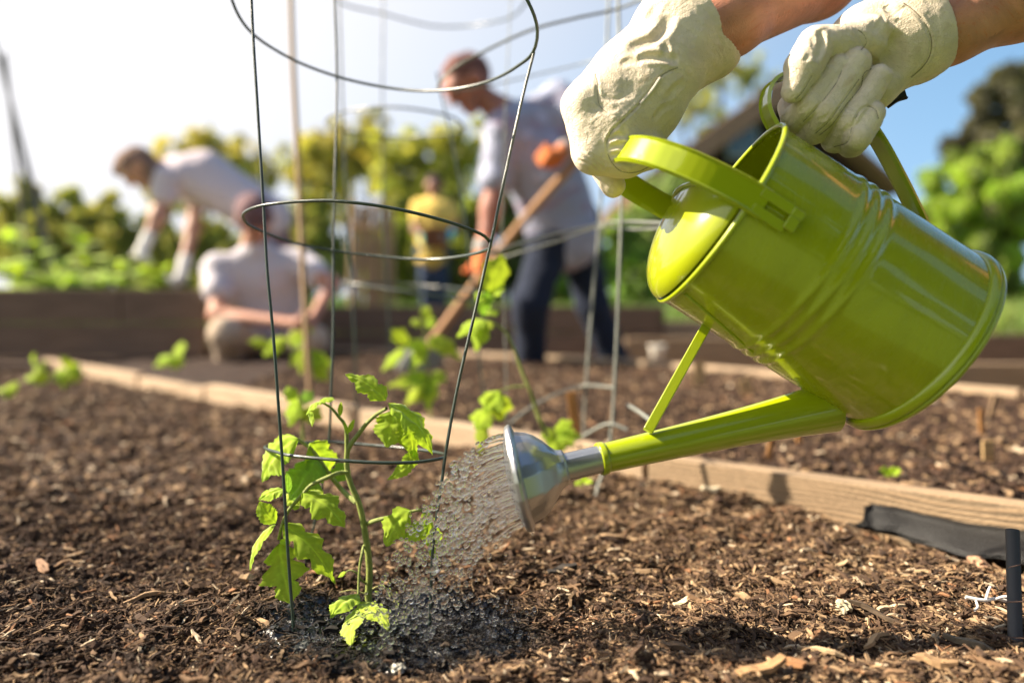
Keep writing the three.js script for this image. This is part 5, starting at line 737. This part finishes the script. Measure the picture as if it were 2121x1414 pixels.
// grass beyond the beds
{
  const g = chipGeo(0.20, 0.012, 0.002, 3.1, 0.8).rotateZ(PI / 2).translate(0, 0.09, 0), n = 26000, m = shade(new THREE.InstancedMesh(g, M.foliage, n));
  for (let i = 0; i < n; i++) { const D = rr(5.4, 12), x = rr(-0.85, 0.85) * D, o = HOLD.o; o.position.set(x, farY(D + 0.12 * Math.abs(x)) - 0.01, -D); o.rotation.set(rr(-0.5, 0.5), rr(0, 6), rr(-0.5, 0.5)); o.scale.setScalar(rr(0.6, 1.7)); o.updateMatrix(); m.setMatrixAt(i, o.matrix); const k = rr(0.7, 1.3); m.setColorAt(i, HOLD.c.setRGB(0.20 * k * rr(0.8, 1.5), 0.36 * k, 0.04 * k)); }
  m.name = 'grass'; scene.add(m); tag(m, 'tall fresh green grass growing beyond the beds', 'grass', undefined, 'stuff');
}
// wood behind the photographer, which the glossy can mirrors
[[-1.8, 6.0, 2.6, 'leafy tree behind the viewpoint to the left'], [0.9, 5.2, 3.0, 'leafy tree straight behind the viewpoint'], [3.4, 5.0, 4.2, 'leafy tree behind the viewpoint to the right'], [6.2, 3.6, 4.6, 'leafy tree far out of view to the right'], [7.5, -0.5, 3.8, 'leafy tree out of view beyond the gardener']].forEach(([x, z, h, lab]) => {
  const f = V(x, -0.25, z), t = thing('tree', lab, 'tree', f); part('trunk', taperTube([f, f.clone().add(V(0.1, h * 0.6, 0)), f.clone().add(V(0, h * 1.2, 0))], 0.14, 0.04, 10, 8), M.bark, t);
  crownOf(t, [[V(x, h * 0.9, z), 1.5, 1.1, 1.2], [V(x + 0.6, h * 1.35, z), 1.1, 0.9, 1.0], [V(x - 0.7, h * 0.55, z), 1.2, 0.9, 1.0], [V(x + 0.4, h * 0.3, z), 1.3, 0.7, 1.0]], 5200, 0.36, [0.10, 0.11, 0.02], 'crown', M.foliageDense);
});

// ------------------------------------------------------------------ barn, trellis, poles
{
  const D = 14, t = thing('barn', 'dark brown timber barn with a sloping roof behind the can and right glove', 'barn', P(1560, 640, D).setY(farY(14)));
  const wall = std({ color: lin(0.060, 0.030, 0.022), map: T.wood, bumpMap: T.woodBump, bumpScale: 0.01, roughness: 0.9 }), roof = std({ color: lin(0.40, 0.27, 0.22), map: T.wood, roughness: 0.85 });
  const L = P(1330, 395, D), Rg = P(1612, 196, D), E = P(1850, 400, D), base = farY(14) - 0.2;
  const sh = new THREE.Shape([new THREE.Vector2(L.x + 0.3, base), new THREE.Vector2(E.x - 0.3, base), new THREE.Vector2(E.x - 0.3, E.y - 0.1), new THREE.Vector2(Rg.x, Rg.y - 0.15), new THREE.Vector2(L.x + 0.3, L.y + 0.02)]);
  part('wall', boxUV(new THREE.ExtrudeGeometry(sh, { depth: 5, bevelEnabled: false }).translate(0, 0, L.z - 5)), wall, t);
  for (let i = 0; i < 14; i++) { const x = lerp(L.x + 0.35, E.x - 0.4, i / 13), yt = x < Rg.x ? lerp(L.y, Rg.y, (x - L.x) / (Rg.x - L.x)) - 0.2 : lerp(Rg.y, E.y, (x - Rg.x) / (E.x - Rg.x)) - 0.25; part('batten', new THREE.BoxGeometry(0.05, yt - base, 0.03).translate(x, (yt + base) / 2, L.z + 0.016), wall, t); }
  const slab = (a, b, th = 0.42) => { const d = b.clone().sub(a), g = new RoundedBoxGeometry(d.length() + 0.1, th, 6.2, 2, 0.02); g.rotateZ(Math.atan2(d.y, d.x)); return boxUV(g.translate((a.x + b.x) / 2, (a.y + b.y) / 2, L.z - 2.6)); };
  part('roof', slab(L.clone().add(V(-0.1, -0.08, 0)), Rg), roof, t); part('roof', slab(Rg, E, 0.1), roof, t);
  const w = part('window', boxUV(new RoundedBoxGeometry(0.62, 0.62, 0.06, 2, 0.01).translate(P(1535, 296, D).x, P(1535, 296, D).y, L.z + 0.02)), std({ color: lin(0.35, 0.36, 0.36), roughness: 0.6 }), t);
  for (const s of [-1, 1]) part('pane', new THREE.BoxGeometry(0.25, 0.5, 0.02).translate(P(1535, 0, D).x + s * 0.14, P(1535, 296, D).y, L.z + 0.055), phys({ color: lin(0.10, 0.13, 0.16), roughness: 0.05, metalness: 0.2 }), w);
}
{
  const D = 5.4, t = thing('trellis', 'upright panel of pale bamboo canes behind the middle ring of the cage', 'trellis', P(770, 640, D));
  for (let i = 0; i < 9; i++) { const x = 728 + i * 10.5 + rr(-2, 2); part('cane', tube([P(x + rr(-3, 3), 646, D), P(x, 530, D), P(x + rr(-3, 3), 408 + rr(0, 26), D)], 0.016 + 0.004 * (i % 2), 8, 7), M.bamboo, t); }
  for (const y of [470, 590]) part('crosspiece', tube([P(720, y, D - 0.025), P(820, y + 4, D - 0.025)], 0.012, 4, 6), M.bamboo, t);
}
{
  const t = thing('bean_poles', 'thin dark poles leaning together at the left edge against the sky', 'bean poles', P(70, 560, 4.6));
  for (const [a, b, c] of [[-30, 60, 120], [0, 160, 105], [8, 150, 62]]) part('pole', rod(P(c, 580, 4.6), P(a, b - 40, 4.6), 0.013, 0.011, 8), std({ color: lin(0.14, 0.13, 0.12), roughness: 0.8 }), t);
}
{ // pale objects lying about in the blur
  const p = P(1362, 722, 3.7); single('plastic_pot', 'small cream plastic pot on the path right of the grey cage', 'plant pot', new THREE.LatheGeometry([[0.001, 0], [0.030, 0], [0.040, 0.06], [0.045, 0.06], [0.045, 0.068], [0.038, 0.068], [0.030, 0.01], [0.001, 0.008]].map(a => new THREE.Vector2(...a)), 32).translate(p.x, p.y - 0.05, p.z), std({ color: lin(0.75, 0.72, 0.64), roughness: 0.6 }));
}
// ------------------------------------------------------------------ people working behind
// joints: pixels of the photograph with their distance; each person is one skin, clothed
function handBones(wr, dir, side, s = 1, curl = 1) {           // palm, four fingers and a thumb closing round something
  const n = dir.clone().cross(side).normalize(), o = [], at = (a, b, c) => wr.clone().addScaledVector(dir, a * s).addScaledVector(side, b * s).addScaledVector(n, c * s);
  o.push([wr, at(0.07, 0, 0), 0.026 * s, 0.034 * s], [at(0.03, -0.02, 0), at(0.085, -0.024, 0), 0.022 * s, 0.02 * s], [at(0.03, 0.02, 0), at(0.085, 0.024, 0), 0.022 * s, 0.02 * s]);
  [-0.033, -0.011, 0.011, 0.033].forEach((b, i) => { const l = [0.9, 1.05, 1, 0.8][i]; o.push([at(0.085, b, 0), at(0.085 + 0.035 * l, b * 1.05, 0.022 * curl), 0.0115 * s, 0.0105 * s], [at(0.085 + 0.035 * l, b * 1.05, 0.022 * curl), at(0.085 + 0.02 * l, b * 1.05, 0.058 * curl), 0.0105 * s, 0.009 * s]); });
  o.push([at(0.03, -0.03, 0.01), at(0.07, -0.055, 0.03), 0.014 * s, 0.012 * s], [at(0.07, -0.055, 0.03), at(0.095, -0.04, 0.055), 0.012 * s, 0.009 * s]); return o;
}
function figure(lab, J, o) {
  const p = n => J[n] && P(...J[n]), t = thing('person', lab, 'person', p('foot') ?? p('ankL') ?? p('hip')), s = o.size ?? 1;
  const skin = phys({ color: lin(...(o.skin ?? [0.46, 0.23, 0.155])), roughness: 0.55, map: T.skin, bumpMap: T.skinBump, bumpScale: 0.0005 });
  const cloth = (c, map) => std({ color: lin(...c), roughness: 0.95, bumpMap: T.cloth, bumpScale: 0.001, map: map ?? null });
  const L = [], add = (a, b, r0, r1) => a && b && L.push([a, b, r0 * s, (r1 ?? r0) * s]);
  const neck = p('neck'), hip = p('hip'), shL = p('shL'), shR = p('shR'), head = p('head'), chest = p('chest') ?? neck.clone().lerp(hip, 0.3), hv = shR.clone().sub(shL).normalize();
  const hL = hip.clone().addScaledVector(hv, -0.085 * s), hR = hip.clone().addScaledVector(hv, 0.085 * s), kL = p('kneeL'), kR = p('kneeR'), aL = p('ankL'), aR = p('ankR');
  add(shL, shR, 0.062); add(neck, chest, 0.065, 0.10); add(shL.clone().lerp(chest, 0.5), hL, 0.080, 0.082); add(shR.clone().lerp(chest, 0.5), hR, 0.080, 0.082); add(chest, hip, 0.10, 0.09); add(hL, hR, 0.080);
  const arms = [['elL', 'wrL', shL], ['elR', 'wrR', shR]].filter(([e]) => J[e]).map(([e, w, sh]) => [sh, p(e), p(w)]);
  for (const [a, b, c] of arms) { add(a, b, 0.050, 0.040); add(b, c, 0.041, 0.029); }
  for (const [h, k, a] of [[hL, kL, aL], [hR, kR, aR]]) if (k) { add(h, k, 0.072, 0.054); if (a) add(k, a, 0.052, 0.036); }
  add(neck, head.clone().lerp(neck, 0.35), 0.055, 0.052);
  // head: skull, jaw, nose, ears, brow, turned with face and up directions
  const f = o.face.clone().normalize(), u = o.up.clone().addScaledVector(f, -o.up.dot(f)).normalize(), r = f.clone().cross(u), hd = (a, b, c) => head.clone().addScaledVector(f, a * s).addScaledVector(u, b * s).addScaledVector(r, c * s);
  const H = [[hd(-0.025, 0.03, 0), hd(0.022, 0.035, 0), 0.083 * s, 0.078 * s], [hd(0.03, -0.03, 0), hd(0.045, -0.075, 0), 0.058 * s, 0.036 * s], [hd(0.098, 0.008, 0), hd(0.112, -0.022, 0), 0.008 * s, 0.015 * s], [hd(0.083, 0.026, -0.035), hd(0.083, 0.026, 0.035), 0.017 * s, 0.017 * s], ...[-1, 1].map(q => [hd(-0.005, 0.012, q * 0.084), hd(-0.012, -0.022, q * 0.080), 0.016 * s, 0.010 * s])];
  const hb = bounds(H, 0.02 * s), headGeo = nets(bones(H, 0.03 * s), hb.min, hb.max, 0.006 * s), all = L, bb = bounds(all, 0.04);
  const hands = arms.map(([a, b, c], i) => { const dir = c.clone().sub(b).normalize(), side = (i ? V(0.2, 0.2, 1) : V(0.2, 0.2, 1)).addScaledVector(dir, -V(0.2, 0.2, 1).dot(dir)).normalize(); return handBones(c, dir, side, s * 0.95, i ? 1 : -1); });
  const bare = o.gloves ? [] : hands.map(h => { const b = bounds(h, 0.01); return nets(bones(h, 0.010), b.min, b.max, 0.005); });
  part('body', boxUV(merge([nets(bones(all, 0.05), bb.min, bb.max, 0.016 * s), headGeo, ...bare])), skin, t);
  for (const q of [-1, 1]) part('eye', new THREE.SphereGeometry(0.0125 * s, 12, 10).translate(...hd(0.089, 0.004, q * 0.033).toArray()), std({ color: lin(0.05, 0.035, 0.03), roughness: 0.2 }), t);
  part('mouth', alongY(new THREE.CapsuleGeometry(0.007 * s, 0.036 * s, 4, 8), hd(0.083, -0.058, -0.024), hd(0.083, -0.058, 0.024)), std({ color: lin(0.30, 0.10, 0.08), roughness: 0.5 }), t);
  const wear = (name, list, grow, k, mat, cell = 0.016, clip) => { const l = list.map(([a, b, c, d]) => [a, b, c + grow * s, d + grow * s]), b = bounds(l, 0.03), g0 = bones(l, k); const fn = (x, y, z) => { let d = g0(x, y, z); if (Math.abs(d) < 0.05) d += 0.007 * nz(x * 9, y * 14, z * 9) + 0.003 * nz(x * 26, y * 26, z * 26); return clip ? Math.max(d, clip(x, y, z)) : d; }; return part(name, boxUV(nets(fn, b.min, b.max, cell * s)), mat, t); };
  const sl = arms.map(([a, b]) => [a, a.clone().lerp(b, o.sleeve ?? 0.55), 0.058 * s, 0.062 * s]);
  const hem = hip.clone().lerp(chest, -(o.hem ?? 0.1)), shirt = wear('shirt', [[shL, shR, 0.064 * s, 0.064 * s], [neck.clone().lerp(chest, 0.25), chest, 0.085 * s, 0.125 * s], [shL.clone().lerp(chest, 0.5), hem.clone().addScaledVector(hv, -0.06 * s), 0.098 * s, 0.105 * s], [shR.clone().lerp(chest, 0.5), hem.clone().addScaledVector(hv, 0.06 * s), 0.098 * s, 0.105 * s], [chest, hem, 0.128 * s, 0.13 * s], ...sl], 0.014, 0.045, cloth(o.shirt, o.print));
  const legs = []; for (const [h, k, a] of [[hL, kL, aL], [hR, kR, aR]]) if (k) { legs.push([h, k, 0.088 * s, 0.068 * s]); if (a) legs.push([k, a, 0.066 * s, 0.056 * s]); }
  if (legs.length) wear('trousers', [[hL, hR, 0.104 * s, 0.104 * s], ...legs], 0.010, 0.04, cloth(o.trousers));
  for (const [k, a] of [[kL, aL], [kR, aR]]) if (a) { const toe = a.clone().add(V(o.toe ?? -0.12, -0.04, 0.06).multiplyScalar(s)), h2 = a.clone().add(V(0.03, -0.05, 0).multiplyScalar(s)), l = [[h2, toe, 0.046 * s, 0.038 * s], [a, h2, 0.045 * s, 0.045 * s]], b = bounds(l, 0.02); part('boot', boxUV(nets(bones(l, 0.02), b.min, b.max, 0.01)), cloth([0.05, 0.04, 0.03]), t); }
  if (o.gloves) arms.forEach(([a, b, c], i) => { const l = [...hands[i].map(([x, y, q, w]) => [x, y, q + 0.004, w + 0.004]), [c.clone().lerp(b, 0.22), c, 0.038 * s, 0.034 * s]], bx = bounds(l, 0.01), g = part('glove', boxUV(nets(bones(l, 0.012), bx.min, bx.max, 0.006)), cloth(o.gloves[i] ?? o.gloves[0]), t); if (o.cuff) { const q = [[c.clone().lerp(b, 0.04), c.clone().lerp(b, 0.16), 0.040 * s, 0.041 * s]], b2 = bounds(q, 0.01); part('cuff', boxUV(nets(bones(q, 0.004), b2.min, b2.max, 0.006)), cloth(o.cuff), g); } });
  const hair = []; for (const h of o.hair ?? [[[-0.035, 0.05, 0], [0.0, 0.062, 0], 0.086, 0.082]]) hair.push([hd(...h[0]), hd(...h[1]), h[2] * s, h[3] * s]);
  if (hair.length) { const b = bounds(hair, 0.02), g0 = bones(hair, 0.03); part(o.hat ? 'cap' : 'hair', boxUV(nets((x, y, z) => g0(x, y, z) + 0.006 * nz(x * 40, y * 40, z * 40) * (o.hat ? 0.3 : 1), b.min, b.max, 0.007)), std({ color: lin(...o.hairColor), roughness: 0.9 }), t); }
  if (o.brim) { const g = new THREE.SphereGeometry(0.085 * s, 24, 8, 0, PI, 0, PI / 2).scale(1, 0.16, 0.9); part('cap_brim', frameGeo(g, hd(0.045, 0.062, 0), r.clone().negate(), u, f), std({ color: lin(...o.brim), roughness: 0.9 }), t); }
  return t;
}
// the print on the front of the grey shirt: worn red and white patches
const PRINT = tex(512, 512, (u, v) => { const a = tnoise(u, v, 5, 3), b = tnoise(u, v, 5, 11), w = sstep(0.30, 0.36, a), r = 0.3 * sstep(0.34, 0.42, b); let c = [1, 1, 1.0]; c = c.map((x, i) => lerp(x, [1.0, 0.55, 0.55][i], r * 0.8)); return c.map(x => Math.min(1, lerp(x * 0.86, 1, w))); }, true, 2.2);
const D1 = 3.15;
figure('man in a grey blue shirt and dark jeans bending over a long wooden shovel handle', {
  head: [972, 178, 3.02], neck: [1046, 238, 3.08], chest: [1110, 330, 3.14], hip: [1168, 478, 3.2], shL: [1040, 275, 3.0], shR: [1156, 208, 3.22], elL: [1018, 430, 2.98], wrL: [1000, 520, 2.95], elR: [1216, 262, 3.06], wrR: [1166, 312, 2.90], kneeL: [1098, 632, 3.06], ankL: [1100, 775, 3.2], kneeR: [1228, 632, 3.3], ankR: [1296, 800, 3.42], foot: [1150, 800, 3.25] },
  { face: V(-0.72, -0.55, 0.35), up: V(-0.35, 0.75, 0.1), shirt: [0.50, 0.54, 0.72], print: PRINT, trousers: [0.010, 0.018, 0.042], gloves: [[0.68, 0.21, 0.07]], cuff: [0.42, 0.40, 0.38], hair: [[[-0.030, 0.040, 0], [0.004, 0.052, 0], 0.090, 0.086]], hairColor: [0.17, 0.075, 0.065], skin: [0.46, 0.21, 0.16], hem: 0.12, sleeve: 0.62 });
{
  const t = thing('shovel', 'long pale wooden shovel handle slanting down to the soil in the digging mans gloves', 'shovel', P(880, 735, 2.95));
  part('handle', taperTube([P(1196, 330, 2.88), P(1080, 462, 2.90), P(900, 700, 2.92), P(882, 724, 2.92)], 0.0185, 0.0185, 12, 10), std({ color: lin(0.66, 0.40, 0.22), map: T.wood, roughness: 0.7 }), t);
  const bl = new THREE.SphereGeometry(1, 20, 12).scale(0.085, 0.13, 0.014), b = P(868, 742, 2.92); part('blade', bl.rotateZ(-0.6).translate(b.x, b.y - 0.04, b.z), M.grayWire, t);
}
figure('woman with hanging brown hair and white gloves bending over the tall bed', {
  head: [292, 352, 4.25], neck: [345, 352, 4.35], chest: [425, 362, 4.42], hip: [540, 440, 4.5], shL: [345, 372, 4.25], shR: [408, 378, 4.48], elL: [326, 448, 4.2], wrL: [302, 500, 4.15], elR: [400, 472, 4.4], wrR: [378, 555, 4.28], kneeL: [556, 600, 4.45], ankL: [548, 740, 4.5], kneeR: [600, 600, 4.65], ankR: [590, 735, 4.7], foot: [560, 745, 4.5] },
  { face: V(-0.55, -0.72, 0.35), up: V(-0.75, 0.5, 0.1), shirt: [0.66, 0.58, 0.62], trousers: [0.22, 0.13, 0.15], gloves: [[0.88, 0.86, 0.82]], hair: [[[-0.03, 0.05, 0], [0.012, 0.06, 0], 0.092, 0.088], [[-0.05, 0.0, 0.03], [-0.01, -0.12, 0.06], 0.06, 0.045], [[-0.05, 0.0, -0.03], [0.0, -0.13, -0.05], 0.06, 0.045], [[0.03, 0.10, 0], [0.09, 0.10, 0.02], 0.04, 0.03]], hairColor: [0.22, 0.135, 0.10], skin: [0.62, 0.36, 0.27], sleeve: 0.4 });
figure('crouching man in a pale grey shirt and dark cap resting a bare forearm', {
  head: [528, 458, 3.75], neck: [528, 508, 3.82], chest: [545, 580, 3.9], hip: [565, 715, 4.0], shL: [450, 556, 3.78], shR: [622, 545, 3.92], elL: [450, 652, 3.62], wrL: [590, 668, 3.5], elR: [690, 590, 3.75], wrR: [650, 655, 3.55], kneeL: [468, 690, 3.5], ankL: [480, 800, 3.75], kneeR: [645, 705, 3.55], ankR: [640, 810, 3.85], foot: [565, 800, 3.8] },
  { face: V(0.35, -0.72, 0.6), up: V(0.2, 0.6, 0.75), shirt: [0.60, 0.57, 0.62], trousers: [0.50, 0.40, 0.30], hair: [[[-0.035, 0.045, 0], [0.012, 0.06, 0], 0.094, 0.09]], hairColor: [0.15, 0.085, 0.095], hat: true, brim: [0.12, 0.07, 0.08], skin: [0.56, 0.29, 0.20], sleeve: 0.5 });
figure('child in a yellow shirt carrying a brown box in front of the bushes', {
  head: [899, 388, 6.0], neck: [899, 416, 6.02], chest: [900, 445, 6.0], hip: [898, 520, 6.02], shL: [868, 428, 6.0], shR: [931, 430, 6.0], elL: [862, 475, 5.95], wrL: [878, 496, 5.85], elR: [945, 470, 5.95], wrR: [934, 486, 5.85], kneeL: [884, 580, 6.0], ankL: [886, 640, 6.0], kneeR: [912, 580, 6.0], ankR: [914, 640, 6.0], foot: [898, 645, 6.0] },
  { size: 0.80, face: V(-0.1, -0.3, 1), up: V(0, 1, 0.2), shirt: [0.80, 0.58, 0.14], trousers: [0.03, 0.05, 0.10], gloves: [[0.10, 0.42, 0.32], [0.05, 0.42, 0.62]], hairColor: [0.06, 0.035, 0.035], skin: [0.40, 0.21, 0.15], hem: 0.2 });
{
  const c = P(902, 492, 5.78), t = thing('wooden_box', 'small brown wooden box carried by the child in yellow', 'box', c), bx = (w, h, d, x, y, z) => part('board', boxUV(new RoundedBoxGeometry(w, h, d, 2, 0.004).translate(c.x + x, c.y + y, c.z + z)), M.boxWood ??= std({ color: lin(0.30, 0.13, 0.06), map: T.wood, roughness: 0.85 }), t);
  bx(0.20, 0.075, 0.012, 0, 0.04, 0.07); bx(0.20, 0.075, 0.012, 0, -0.04, 0.07); bx(0.20, 0.15, 0.012, 0, 0, -0.07); bx(0.012, 0.15, 0.128, 0.0925, 0, 0); bx(0.012, 0.15, 0.128, -0.0925, 0, 0); bx(0.17, 0.012, 0.12, 0, -0.07, 0);
}
renderer.render(scene, camera);
